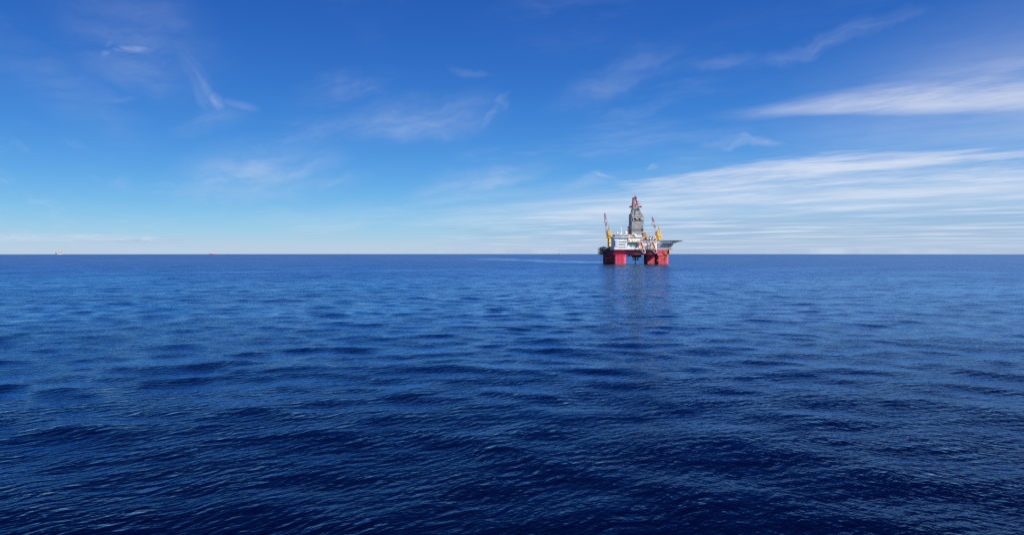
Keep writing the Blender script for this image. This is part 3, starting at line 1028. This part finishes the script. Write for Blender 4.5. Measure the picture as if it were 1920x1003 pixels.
    rm.rail([L(1184.6, 406.0, D0 - 0.7), L(1207.6, 406.0, D0 - 0.7)], 1.2, 2)
    rm.build('racking_platform', M['ochre'], rig)
    P1('winch_housing', 'yellow', rig, (1204.4, 1205.8, 401.6, 406.0, D0, D0 + 2.5))

    # ---- derrick: four tapering legs, bracing, crown
    ym = (D0 + D1) / 2

    def corner4(py, x0, x1, hd):
        return [L(x0, py, D0) + Vector((0, ym - hd - D0, 0)), L(x1, py, D0) + Vector((0, ym - hd - D0, 0)),
                L(x1, py, D0) + Vector((0, ym + hd - D0, 0)), L(x0, py, D0) + Vector((0, ym + hd - D0, 0))]

    levels = [(406.0, 1185.0, 1205.2, 6.8), (400.5, 1186.3, 1202.8, 5.6), (395, 1187.5, 1200.8, 4.7), (389, 1188.4, 1198.6, 3.8),
              (383, 1188.6, 1197.0, 3.1), (377, 1188.9, 1195.6, 2.5), (371.5, 1189.2, 1194.0, 2.0)]
    rows = [corner4(*l) for l in levels]
    legs = []
    for j in range(4):
        lg = MB()
        for i in range(3):
            lg.bar(rows[i][j], rows[i + 1][j], 0.62, 6)
        legs.append(lg)
    derrick = empty('derrick', (0, 0, 0))
    derrick.parent = rig
    for lg in legs:
        lg.build('derrick_leg', M['dsteel'], derrick)
    for j in range(4):
        lg = MB()
        for i in range(3, 6):
            lg.bar(rows[i][j], rows[i + 1][j], 0.48, 6)
        lg.build('crown_leg', M['derred'], derrick)
    for lo, hi, mat in ((0, 3, 'dsteel'), (3, 6, 'derred')):
        bc = MB()
        for i in range(lo, hi):
            for j in range(4):
                k = (j + 1) % 4
                bc.bar(rows[i][j], rows[i + 1][k], 0.26, 4)
                bc.bar(rows[i][k], rows[i + 1][j], 0.26, 4)
                bc.bar(rows[i + 1][j], rows[i + 1][k], 0.28, 4)
        stuff(bc.build('bracing', M[mat], derrick))
    # inner guide rails, travelling block, stand pipe
    P1('travelling_block', 'yellow', derrick, (1189.4, 1191.6, 395.4, 404.6, ym - 1.2, ym + 1.2))
    gd = MB()
    for cx_ in (1188.0, 1193.5, 1195.8):
        gd.bar(L(cx_ + 1.6, 406, ym), L(cx_ + 1.4, 376, ym), 0.3, 4)
    gd.bar(L(1190.6, 395.4, ym), L(1191.4, 376, ym), 0.12, 4)
    gd.build('guide_rails', M['lgrey'], derrick)
    P1('crown_block', 'steel', derrick, (1188.6, 1196.4, 391.6, 394.0, ym - 3, ym + 3))
    P1('crown_panel', 'boomwhite', derrick, (1193.2, 1194.8, 384.8, 389.2, ym - 3.6, ym - 3.2))
    P1('crown_panel', 'derred', derrick, (1190.6, 1192.6, 382.8, 389.6, ym - 3.6, ym - 3.2))
    P1('crown_panel', 'boomwhite', derrick, (1189.9, 1192.2, 377.6, 381.8, ym - 3.2, ym - 2.8))
    # outrigger wings
    for sgn, x0, x1, mat in ((-1, 1188.6, 1180.4, 'steel'), (1, 1196.8, 1202.6, 'derred')):
        wg = MB()
        for d in (ym - 2.6, ym + 2.6):
            wg.bar(L(x0, 380.0, d), L(x1, 388.6, d), 0.26, 4)
            wg.bar(L(x0, 389.4, d), L(x1, 389.0, d), 0.30, 4)
        a, b = L(x1, 387.2, ym), L(x0 - sgn * 0.2 + (x1 - x0) * 0.45, 389.4, ym)
        wg.box((min(a.x, b.x), ym - CY - 2.8, b.z), (max(a.x, b.x), ym - CY + 2.8, LZ(388.2, ym)))
        c = (a.x + b.x) / 2
        wg.box((c - 1.6, ym - CY - 2.2, LZ(388.3, ym)), (c + 1.6, ym - CY + 2.2, LZ(386.6, ym)))
        wg.build('outrigger', M[mat], derrick)
    P1('crown_platform', 'steel', derrick, (1187.0, 1194.8, 370.8, 371.9, ym - 3.2, ym + 3.2))
    ch = MB()
    pbox(ch, 1190.0, 1193.0, 368.4, 370.8, ym - 1.5, ym + 1.5)
    ch.bar(L(1187.6, 371, ym - 2), L(1191.4, 367.0, ym), 0.18, 4)
    ch.bar(L(1194.4, 371, ym - 2), L(1191.4, 367.0, ym), 0.18, 4)
    ch.build('crown_head', M['derred'], derrick)
    MB().bar(L(1191.0, 368.6, ym), L(1190.9, 360.4, ym), 0.5, 8, 0.42).build('vent_pipe', M['lgrey'], derrick)
    for cx_, py in ((1186.9, 379.0), (1194.8, 378.6)):
        P1('floodlight_box', 'steel', derrick, (cx_ - 0.8, cx_ + 0.8, py - 1.0, py + 1.0, ym - 2.6, ym - 0.6))
    # red boom stowed left of the tower
    rb = MB()
    rb.lattice(L(1178.6, 440, 32), L(1178.0, 425.2, 32), 1.7, 1.5, 6, 0.26, 0.14)
    rb.bar(L(1178.0, 425.4, 32), L(1180.6, 422.6, 32), 0.6, 6)
    rb.build('stowed_boom', M['boomred'], rig)

    # ---- helideck and the block beneath it
    hb = MB()
    z0, z1 = zt, LZ(456.0, 6)
    a = [(LX(1232.2, 5), 5 - CY), (LX(1258.2, 5), 5 - CY), (LX(1258.2, 5), 36 - CY), (LX(1232.2, 5), 36 - CY)]
    b = [(LX(1232.2, 5), 4.9 - CY), (LX(1263.0, 5), 4.9 - CY), (LX(1263.0, 5), 36 - CY), (LX(1232.2, 5), 36 - CY)]
    hb.frustum(a, z0, b, z1)
    hs = hb.build('helideck_block', M['lgrey'], rig)
    pn = MB()
    for py in (457.8, 461.0, 464.2):
        pbox(pn, 1232.2, 1258.6, py - 0.14, py + 0.14, 4.75, 5.1)
    for i in range(12):
        c = 1233.5 + i * 2.2
        pbox(pn, c - 0.12, c + 0.12, 456.2, 467.0, 4.7, 5.1)
    stuff(pn.build('block_frames', M['grey'], hs))
    for i in range(10):
        for py in (458.9, 462.2):
            if (i * 7 + int(py)) % 3:
                P1('window', 'glass', hs, (1235.0 + i * 2.2, 1235.7 + i * 2.2, py, py + 1.0, 4.85, 5.15))
    hc = L(1256.8, 452.0, 16)
    rad = LX(1277.0, 16) - hc.x

    def octo(r_):
        return [(hc.x + r_ * math.cos(math.pi * (k + 0.5) / 4) / math.cos(math.pi / 8), hc.y + r_ * math.sin(math.pi * (k + 0.5) / 4) / math.cos(math.pi / 8)) for k in range(8)]
    zh = LZ(451.3, 16)
    hd = MB().frustum(octo(rad - 1.2), zh - 0.9, octo(rad), zh).build('helideck', M['lgrey'], rig)
    nt = MB()
    po = octo(rad - 0.1)
    po2 = octo(rad + 1.3)
    for k in range(8):
        p, q = po[k], po[(k + 1) % 8]
        p2, q2 = po2[k], po2[(k + 1) % 8]
        nt.bar((*p2, zh + 0.35), (*q2, zh + 0.35), 0.1, 4)
        for i in range(7):
            f = i / 7
            nt.bar((p[0] + (q[0] - p[0]) * f, p[1] + (q[1] - p[1]) * f, zh - 0.1), (p2[0] + (q2[0] - p2[0]) * f, p2[1] + (q2[1] - p2[1]) * f, zh + 0.35), 0.07, 4)
    stuff(nt.build('safety_net', M['steel'], hd))
    tr = MB()
    for i in range(9):
        f = -0.8 + i * 0.2
        x = hc.x + rad * f
        half = rad * (1.0 if abs(f) < 0.45 else 1.45 - abs(f)) - 1
        drop = 3.2 if f < 0.1 else max(1.2, 3.2 - (f - 0.1) * 3.6)
        for yy in (-0.7, 0, 0.7):
            y = hc.y + half * yy
            tr.bar((x, y, zh - 0.9), (x, y, zh - drop), 0.16, 4)
            if i < 8:
                tr.bar((x, y, zh - drop), (x + rad * 0.2, y, zh - 0.9), 0.15, 4)
        tr.bar((x, hc.y - half, zh - 1.3), (x, hc.y + half, zh - 1.3), 0.28, 4)
        tr.bar((x, hc.y - half * 0.7, zh - drop), (x, hc.y + half * 0.7, zh - drop), 0.18, 4)
    for yy in (-0.7, 0, 0.7):
        tr.bar((hc.x + rad * 0.62, hc.y + rad * 0.6 * yy, zh - 1.4), (LX(1261.6, 5), hc.y + rad * 0.6 * yy, LZ(457.5, 6)), 0.25, 5)
        tr.bar((hc.x - rad * 0.9, hc.y + rad * 0.6 * yy, zh - 3.0), (hc.x + rad * 0.15, hc.y + rad * 0.6 * yy, zh - 3.4), 0.2, 5)
    stuff(tr.build('helideck_truss', M['lgrey'], hd))
    wk = MB()
    pbox(wk, 1231.5, 1245, 451.6, 452.5, 4.0, 12)
    wk.rail([L(1231.5, 451.6, 4.1), L(1244, 451.6, 4.1)], 1.1, 1.6)
    wk.build('helideck_walkway', M['dgrey'], hd)
    P1('helideck_control', 'teal', rig, (1218.8, 1224.4, 448.8, 452.3, 5, 9))

    # ---- boat ramps (the boats themselves are things of their own)
    for k, px0 in enumerate((1199.4, 1221.4)):
        rp = MB()
        B = boat_axes(px0)
        for s in (-1, 1):
            pts = [B['top'] + B['side'] * 2.6 * s + B['n'] * 0.2, B['mid'] + B['side'] * 2.6 * s - B['n'] * 1.6,
                   B['bot'] + B['side'] * 2.4 * s - B['n'] * 2.6]
            rp.path(pts, 0.34, 6)
            rp.bar(pts[0], pts[0] + Vector((0, 5.0, -2.0)), 0.3, 5)
            rp.bar(pts[1], pts[1] + Vector((0, 6.5, 1.0)), 0.25, 5)
            rp.bar(pts[2], pts[1] + Vector((0, 5.5, -3.5)), 0.2, 5)
        lo = [B['bot'] + B['side'] * 2.4 * s - B['n'] * 2.6 for s in (-1, 1)]
        e = B['ax'] * 2.6
        loop = [lo[0], lo[0] + e * 0.7 + B['side'] * 0.3, lo[0] + e * 1.2 + B['side'] * 1.3, lo[1] + e * 1.2 - B['side'] * 1.3, lo[1] + e * 0.7 - B['side'] * 0.3, lo[1]]
        rp.path(loop, 0.34, 6)
        rp = rp.build('boat_ramp', M['white'], rig)
        hk = MB()
        for s in (-1, 1):
            hk.bar(B['top'] + B['side'] * 2.6 * s, B['top'] + B['side'] * 0.6 * s + Vector((0, 0, 1.6)), 0.3, 5)
            MB().bar(B['mid'] - Vector((4.4, -2, 0.5)) + B['side'] * s, B['mid'] - Vector((4.4, -2, 6.0)) + B['side'] * s, 0.16, 4).build('fall_wire', M['boomwhite'], rp)
        hk.bar(B['top'] + B['side'] * 0.6 + Vector((0, 0, 1.6)), B['top'] - B['side'] * 0.6 + Vector((0, 0, 1.6)), 0.35, 5)
        hk.build('release_frame', M['boomwhite'], rp)

    # ---- stairs on the near right column, a ladder platform and outboard gear
    def stairs(a_, b_, d, wid=1.1):
        m = MB()
        p, q = L(*a_, d), L(*b_, d)
        nst = max(4, int((q - p).length / 0.8))
        for i in range(nst + 1):
            c = p.lerp(q, i / nst)
            m.box((c.x - 0.35, c.y - wid / 2, c.z - 0.06), (c.x + 0.35, c.y + wid / 2, c.z + 0.06))
        for yy in (-wid / 2, wid / 2):
            o = Vector((0, yy, 0))
            m.bar(p + o, q + o, 0.16, 4)
            m.bar(p + o + Vector((0, 0, 1.1)), q + o + Vector((0, 0, 1.1)), 0.1, 4)
            for i in range(0, nst + 1, 2):
                c = p.lerp(q, i / nst) + o
                m.bar(c, c + Vector((0, 0, 1.1)), 0.06, 4)
        return m
    for a_, b_ in (((1251.6, 470.6), (1246.6, 475.2)), ((1246.2, 475.0), (1252.8, 478.8)), ((1252.6, 480.8), (1244.8, 483.2)), ((1244.6, 483.2), (1236.0, 488.6))):
        stairs(a_, b_, -0.8).build('stair_flight', M['yellow'], rig)
    P1('stair_landing', 'yellow', rig, (1243.8, 1245.4, 483.0, 483.4, -1.5, 0))
    P1('stair_landing', 'yellow', rig, (1245.4, 1247.0, 474.8, 475.2, -1.5, 0))
    pf = MB()
    pbox(pf, 1232.0, 1236.2, 488.4, 488.9, -1.5, 0)
    pf.rail([L(1232.0, 488.4, -1.4), L(1236, 488.4, -1.4)], 1.1, 1.2, 0.07)
    pf.build('stair_landing', M['yellow'], rig)

    # ---- moonpool gear hanging under the deck
    mg = P1('moonpool_gear', 'steel', rig, (1184.4, 1202.6, 477.9, 480.0, 22, 44), (1188.2, 1202.2, 480.0, 482.8, 26, 38))
    hg = MB()
    for cx_, y1 in ((1186.8, 486.5), (1188.6, 484.0), (1194.8, 486.0), (1196.6, 488.0), (1190.0, 487.0)):
        hg.bar(L(cx_, 480, 30), L(cx_ + 0.4, y1, 30), 0.55, 6)
    pbox(hg, 1186.6, 1188.0, 486.2, 488.6, 29, 31)
    pbox(hg, 1194.6, 1197.0, 485.6, 488.4, 29, 31)
    hg.build('tensioners', M['steel'], mg)
    MB().bar(L(1191.2, 480, 31), (L(1191.2, 480, 31).x, 31 - CY, -6), 0.75, 8).build('marine_riser', M['steel'], mg)
    bc = MB()
    bc.lathe(L(1191.2, 484.5, 31), [(1.4, -2.8), (1.6, -1.0), (1.6, 1.4), (1.1, 3.5)], 12)
    bc.build('telescopic_joint', M['steel'], mg)
    P1('service_lamp_box', 'white', mg, (1201.0, 1202.8, 480.2, 482.0, 25, 26.2))
    wl = MB()
    for cx_ in (1199, 1201.4, 1203.4, 1204.4):
        p = L(cx_, 479, 45)
        wl.bar(p, (p.x, p.y, -5), 0.14, 5)
    wl.build('guide_wires', M['lgrey'], mg)
    gn = MB()
    gn.lattice(L(1174.4, 480.6, 8), L(1180.4, 479.8, 8), 1.6, 1.6, 5, 0.2, 0.12)
    gn.bar(L(1175, 479.8, 8), L(1175, 477.4, 8), 0.25, 4)
    gn.bar(L(1179.8, 479.0, 8), L(1179.8, 477.4, 8), 0.25, 4)
    gn.build('inspection_gantry', M['steel'], rig)

    # ---- outboard structure on the shaded left side
    x0, x1 = LX(1125.4, 46), xl - 0.4
    zz0, zz1 = LZ(477.6, 46), LZ(465.4, 46)
    sp = MB()
    sp.box((x0, 36 - CY, zz1 - 0.8), (x1, 62 - CY, zz1))
    sp.box((x0, 36 - CY, zz0), (x1, 62 - CY, zz0 + 1.0))
    sp = sp.build('side_platform', M['steel'], rig)
    for y in (36.3, 44, 53, 61.7):
        fr = MB()
        for f in (0.03, 0.32, 0.62, 0.95):
            x = x0 + (x1 - x0) * f
            fr.box((x - 0.35, y - CY - 0.35, zz0 + 0.9), (x + 0.35, y - CY + 0.35, zz1 - 0.7))
        fr.bar((x0 + 0.4, y - CY, zz0 + 1), (x0 + (x1 - x0) * 0.32, y - CY, zz1 - 1), 0.3, 4)
        fr.bar((x0 + (x1 - x0) * 0.62, y - CY, zz0 + 1), (x0 + (x1 - x0) * 0.32, y - CY, zz1 - 1), 0.3, 4)
        fr.build('platform_frame', M['steel'], sp)
    mc = MB()
    rnd = random.Random(31)
    for i in range(16):
        x = x0 + 1.0 + (x1 - x0 - 2.5) * rnd.random()
        y = 37 - CY + 22 * rnd.random()
        h = 1.0 + 2.8 * rnd.random() * (0.3 + 0.7 * (x - x0) / (x1 - x0))
        mc.box((x, y, zz1), (x + 1.0 + rnd.random(), y + 1.5, zz1 + h))
    mc.rail([(x0 + 0.1, 36.2 - CY, zz1), (x1, 36.2 - CY, zz1)], 1.1, 1.6)
    mc.rail([(x0 + 0.1, 36.2 - CY, zz1), (x0 + 0.1, 61.8 - CY, zz1)], 1.1, 1.6)
    stuff(mc.build('mooring_machinery', M['steel'], sp))
    P1('mooring_winch', 'yellow', sp, (1127.4, 1129.8, 465.6, 467.6, 35.2, 36.4))
    P1('fairlead_house', 'dgrey', sp, (1137, 1143, 467, 477, 33.5, 35.9))
    an = MB()
    for cx_, d in ((1126.6, 40), (1128.5, 44), (1130.8, 56), (1133.6, 50)):
        p = L(cx_, 476, d)
        an.bar(p, (p.x, p.y, -4), 0.13, 5)
    an.build('anchor_wires', M['steel'], sp)
    # shaded deck equipment behind the side wall
    se = MB()
    rnd = random.Random(41)
    for i in range(14):
        c = 1138 + rnd.random() * 11
        pbox(se, c, c + 0.8 + rnd.random() * 1.4, 467.0 - 1.5 - 4.0 * rnd.random(), 467.2, 24 + rnd.random() * 8, 34)
    stuff(se.build('side_machinery', M['dgrey'], rig))
    P1('side_house', 'panel', rig, (1146.2, 1151.0, 462.6, 467.3, 21.2, 30))
    return rig


def boat_axes(px0):
    """frame of a free-fall boat whose upper end sits at pixel column px0 + 2.6"""
    top = L(px0 + 2.2, 455.0, 0.0)
    bot = L(px0 + 8.6, 469.4, -10.5)
    ax = (bot - top).normalized()
    side = ax.cross(Vector((0, 0, 1))).normalized()
    n = side.cross(ax).normalized()
    if n.z < 0:
        n = -n
    return {'top': top, 'bot': bot, 'mid': (top + bot) / 2, 'ax': ax, 'side': side, 'n': n, 'len': (bot - top).length}


def build_lifeboat(px0, label):
    B = boat_axes(px0)
    ln = B['len']
    W = MATR @ Matrix.Translation((CX, CY, 0))
    c = B['mid'] + B['n'] * 0.35
    rot = Matrix((B['side'], B['ax'], B['n'])).transposed()     # local y along the boat, bow at +y
    o = empty('lifeboat', (0, 0, 0))
    o.matrix_world = W @ Matrix.Translation(c) @ rot.to_4x4()
    tag(o, label, 'lifeboat', 'free-fall lifeboats on the rig')
    prof_w = [0.35, 1.15, 1.5, 1.65, 1.7, 1.65, 1.5, 1.2, 0.75, 0.15]
    prof_h = [0.7, 1.35, 1.6, 1.7, 1.7, 1.62, 1.5, 1.25, 0.85, 0.25]
    hull = MB()
    m = 14
    vs_, fs = [], []
    for i, (w_, h_) in enumerate(zip(prof_w, prof_h)):
        y = -ln / 2 + ln * i / 9 * 0.92
        for k in range(m):
            a = 2 * math.pi * k / m
            cz = math.sin(a)
            vs_.append((w_ * math.copysign(abs(math.cos(a)) ** 0.8, math.cos(a)), y, h_ * cz * (0.85 if cz < 0 else 1.0)))
    for i in range(9):
        for k in range(m):
            fs.append((i * m + k, i * m + (k + 1) % m, (i + 1) * m + (k + 1) % m, (i + 1) * m + k))
    fs.append(tuple(reversed(range(m))))
    fs.append(tuple(range(9 * m, 10 * m)))
    hull.add(vs_, fs)
    h = hull.build('hull', M['orange'], o, smooth=True)
    MB().box((-0.75, -ln * 0.46, 1.0), (0.75, -ln * 0.28, 2.35)).build('helm_cupola', M['orange'], o, 0.25)
    wd = MB()
    wd.box((-0.6, -ln * 0.28 - 0.02, 1.6), (0.6, -ln * 0.28 + 0.05, 2.2))
    wd.build('window', M['glass'], o)
    rl = MB()
    for s in (-1, 1):
        rl.bar((s * 1.72, -ln * 0.40, 0.05), (s * 1.74, ln * 0.1, 0.05), 0.09, 5)
    rl.build('rubbing_strake', M['black'], o)
    MB().box((-0.5, -ln * 0.50 - 0.35, -0.5), (0.5, -ln * 0.50 + 0.1, 0.4)).build('stern_door', M['boomwhite'], o)
    return o


def build_crane(foot, top_py, house_px, tip, heel, apex, depth, label):
    """pedestal crane: foot/top in pixels, boom from heel to tip, A-frame apex"""
    W = MATR @ Matrix.Translation((CX, CY, 0))
    base = L(foot[0], foot[1], depth)
    o = empty('deck_crane', W @ base, RIG_YAW)
    tag(o, label, 'crane', 'yellow pedestal cranes on the rig')

    def Q(px, py, dd=0.0):
        return L(px, py, depth + dd) - base
    pd = MB().lathe(Q(foot[0], foot[1]), [(2.2, 0), (2.0, 0.6), (1.95, Q(foot[0], top_py).z - 1.6), (2.5, Q(foot[0], top_py).z - 0.9), (2.5, Q(foot[0], top_py).z)], 18)
    pd = pd.build('pedestal', M['yellow'], o)
    MB().lathe(Q(foot[0], foot[1]) + Vector((0, 0, Q(foot[0], top_py).z * 0.5)), [(2.3, -0.25), (3.1, -0.1), (3.1, 0.1), (2.3, 0.25)], 14).build('walkway', M['ochre'], pd)
    hx0, hx1, hy0, hy1 = house_px
    a, b = Q(hx0, hy1), Q(hx1, hy0)
    xm, xw = (a.x + b.x) / 2, (b.x - a.x)
    hs = MB()
    hs.box((xm - xw * 0.30, -2.3, a.z), (xm + xw * 0.30, 2.3, b.z))
    hs.box((xm + xw * 0.18, -2.0, a.z + 0.5), (b.x, 2.0, a.z + (b.z - a.z) * 0.72))
    hs.lathe((xm, -2.5, a.z + (b.z - a.z) * 0.55), [(1.7, -0.5), (1.7, 0.9)], 14, (0, 1, 0))
    hs.lathe((xm + xw * 0.34, -2.3, a.z + (b.z - a.z) * 0.35), [(1.0, -0.4), (1.0, 0.9)], 12, (0, 1, 0))
    hs = hs.build('machinery_house', M['yellow'], o, 0.12)
    cb = MB().box((a.x, -3.1, a.z + 0.2), (a.x + xw * 0.24, -0.6, a.z + 2.9)).build('cab', M['yellow'], o, 0.1)
    MB().box((a.x - 0.05, -3.15, a.z + 1.5), (a.x + xw * 0.24 + 0.05, -0.9, a.z + 2.5)).build('cab_window', M['glass'], cb)
    af = MB()
    ap = Q(*apex)
    for y in (-1.5, 1.5):
        af.bar((xm - xw * 0.22, y, b.z - 0.3), (ap.x - 0.3, y * 0.5, ap.z), 0.42, 5)
        af.bar((xm + xw * 0.26, y, b.z - 0.6), (ap.x + 0.4, y * 0.5, ap.z), 0.42, 5)
        for k in (0.3, 0.6):
            p = Vector((xm - xw * 0.22, y, b.z)).lerp(Vector((ap.x, y * 0.5, ap.z)), k)
            q = Vector((xm + xw * 0.26, y, b.z)).lerp(Vector((ap.x, y * 0.5, ap.z)), k)
            af.bar(p, q, 0.25, 4)
    af.box((ap.x - 0.9, -1.0, ap.z - 0.6), (ap.x + 0.9, 1.0, ap.z + 0.9))
    af.build('a_frame', M['yellow'], o)
    h, t = Q(*heel), Q(*tip)
    bm = MB()
    n = 12
    seg = []
    for k, (f0, f1, mat) in enumerate(((0, 0.2, 'boomred'), (0.2, 0.42, 'boomwhite'), (0.42, 0.58, 'boomred'), (0.58, 0.74, 'boomwhite'), (0.74, 0.9, 'boomred'))):
        w_ = lambda f: 2.6 - 1.2 * f
        sm = MB()
        sm.lattice(h.lerp(t, f0), h.lerp(t, f1), w_(f0), w_(f1), 3, 0.24, 0.13, (0, 1, 0))
        sm.build('boom_section', M[mat], o)
    d = (t - h).normalized()
    side = d.cross(Vector((0, 1, 0))).normalized()
    tp = MB()
    p0 = h.lerp(t, 0.9)
    for s in (-0.75, 0.75):
        tp.bar(p0 + side * s + Vector((0, -0.7, 0)), t + side * s * 0.5 + Vector((0, -0.5, 0)), 0.4, 5)
        tp.bar(p0 + side * s + Vector((0, 0.7, 0)), t + side * s * 0.5 + Vector((0, 0.5, 0)), 0.4, 5)
    tp.lathe(t, [(0.95, -0.6), (0.95, 0.6)], 14, (0, 1, 0))
    tp.build('boom_tip', M['boomred'], o)
    wr = MB()
    for y in (-0.5, 0.5):
        wr.bar((ap.x, y, ap.z + 0.3), t + Vector((0, y * 0.6, 0)), 0.11, 5)
    wr.build('luffing_wires', M['steel'], o)
    hk = MB().bar(t - Vector((0.6, 0, 0)), t - Vector((0.6, 0, (t - h).length * 0.35)), 0.09, 5)
    e = t - Vector((0.6, 0, (t - h).length * 0.35))
    hk.lathe(e, [(0.1, 0.3), (0.5, 0), (0.5, -1.2), (0.15, -2.0)], 10)
    hk.build('hook_block', M['steel'], o)
    return o


build_rig()
build_lifeboat(1199.4, 'orange free-fall lifeboat tilted on its ramp next to the teal wall')
build_lifeboat(1221.4, 'orange free-fall lifeboat tilted on its ramp next to the grey helideck block')
build_crane((1141.8, 463.5), 446.5, (1136.6, 1147.0, 436.6, 446.6), (1134.0, 400.6), (1138.6, 440.5), (1142.3, 427.0), 30,
            'yellow crane with raised red boom beside the white accommodation block')
build_crane((1234.8, 452.2), 446.0, (1228.4, 1240.0, 438.2, 446.4), (1223.2, 408.0), (1231.4, 441.0), (1236.0, 427.2), 26,
            'yellow crane with raised red and white boom behind the helideck')


# ------------------------------------------------------------------ far away, on the horizon
def far_frame(px, dist):
    d = ray(px, 473.2)
    d.z = 0
    d.normalize()
    p = d * dist
    p.z = sea_z(p.x, p.y)
    return p, math.atan2(-d.x, d.y)


def build_far_platform():
    p, rz = far_frame(110.0, 13600.0)
    o = empty('oil_platform', p, rz)
    tag(o, 'tiny dull-coloured semi-submersible platform far off on the horizon', 'oil platform')  # no haze in the air; muted paints stand in for its fading
    k = 13600.0 / F                                  # metres per photograph pixel
    for x in (-3.6, -1.2, 1.2, 3.4):
        MB().box(((x - 0.75) * k, -30, -14), ((x + 0.75) * k, 8, 1.7 * k)).build('column', M['cream' if x > -3 else 'steel'], o)
    MB().box((-4.6 * k, -32, 1.55 * k), (4.8 * k, 30, 2.6 * k)).build('deck', M['dgrey'], o)
    MB().box((-3.0 * k, -20, 2.6 * k), (3.2 * k, 20, 3.5 * k)).build('deckhouse', M['grey'], o)
    d = MB()
    d.lattice((0.4 * k, 0, 3.4 * k), (0.4 * k, 0, 6.2 * k), 14, 5, 5, 1.2, 0.8)
    d.build('derrick', M['grey'], o)
    cr = MB()
    for s, x in ((-1, -3.9), (1, 3.9)):
        cr.bar((x * k, 0, 2.6 * k), (x * k, 0, 4.0 * k), 2.2, 8)
        cr.bar((x * k, 0, 3.6 * k), ((x + s * 1.0) * k, 0, 5.4 * k), 1.2, 5)
    cr.build('cranes', M['derred'], o)
    return o


def ship(name, px, dist, length, yaw, label, mats, house_at):
    p, rz = far_frame(px, dist)
    o = empty(name, p, rz + yaw)
    tag(o, label, 'ship', None)
    b = length * 0.11
    hl = length / 2

    def poly(g, bow):
        return [(-hl, -b * g), (hl * 0.6, -b * g), (hl + bow, 0), (hl * 0.6, b * g), (-hl, b * g)]
    fb = length * 0.10
    MB().frustum(poly(0.85, 0), -5, poly(1, length * 0.03), fb).build('hull', M[mats[0]], o)
    fc = MB().frustum([(hl * 0.25, -b), (hl * 0.6, -b), (hl * 1.03, 0), (hl * 0.6, b), (hl * 0.25, b)], fb - 0.1,
                      [(hl * 0.25, -b), (hl * 0.62, -b), (hl * 1.06, 0), (hl * 0.62, b), (hl * 0.25, b)], fb * 1.35)
    fc.build('forecastle', M[mats[0]], o)
    h0, h1 = house_at
    hs = MB().box((hl * h0, -b * 0.9, fb), (hl * h1, b * 0.9, fb * 2.0)).box((hl * (h0 + 0.04), -b * 0.8, fb * 2.0), (hl * (h1 - 0.05), b * 0.8, fb * 2.55))
    hs = hs.build('superstructure', M[mats[1]], o)
    wd = MB().box((hl * (h0 + 0.03), -b * 0.84, fb * 2.2), (hl * (h1 - 0.04), b * 0.84, fb * 2.4))
    wd.build('bridge_windows', M['glass'], hs)
    xm = hl * (h0 + h1) / 2
    MB().bar((xm, 0, fb * 2.5), (xm, 0, fb * 4.0), 0.5, 6, 0.2).build('mast', M['lgrey'], hs)
    return o


build_far_platform()
ship('supply_ship', 397.6, 12300.0, 86.0, R(6), 'tiny supply ship with red hull and white superstructure on the horizon', ('boomred', 'white'), (0.22, 0.66))
ship('ship', 1049.0, 20500.0, 62.0, R(-8), 'faint pale ship almost hidden behind the horizon near the rig', ('white', 'white'), (-0.3, 0.3))
ship('ship', 883.0, 19800.0, 60.0, R(70), 'faint grey vessel showing only its mast above the horizon', ('grey', 'lgrey'), (0.1, 0.5))
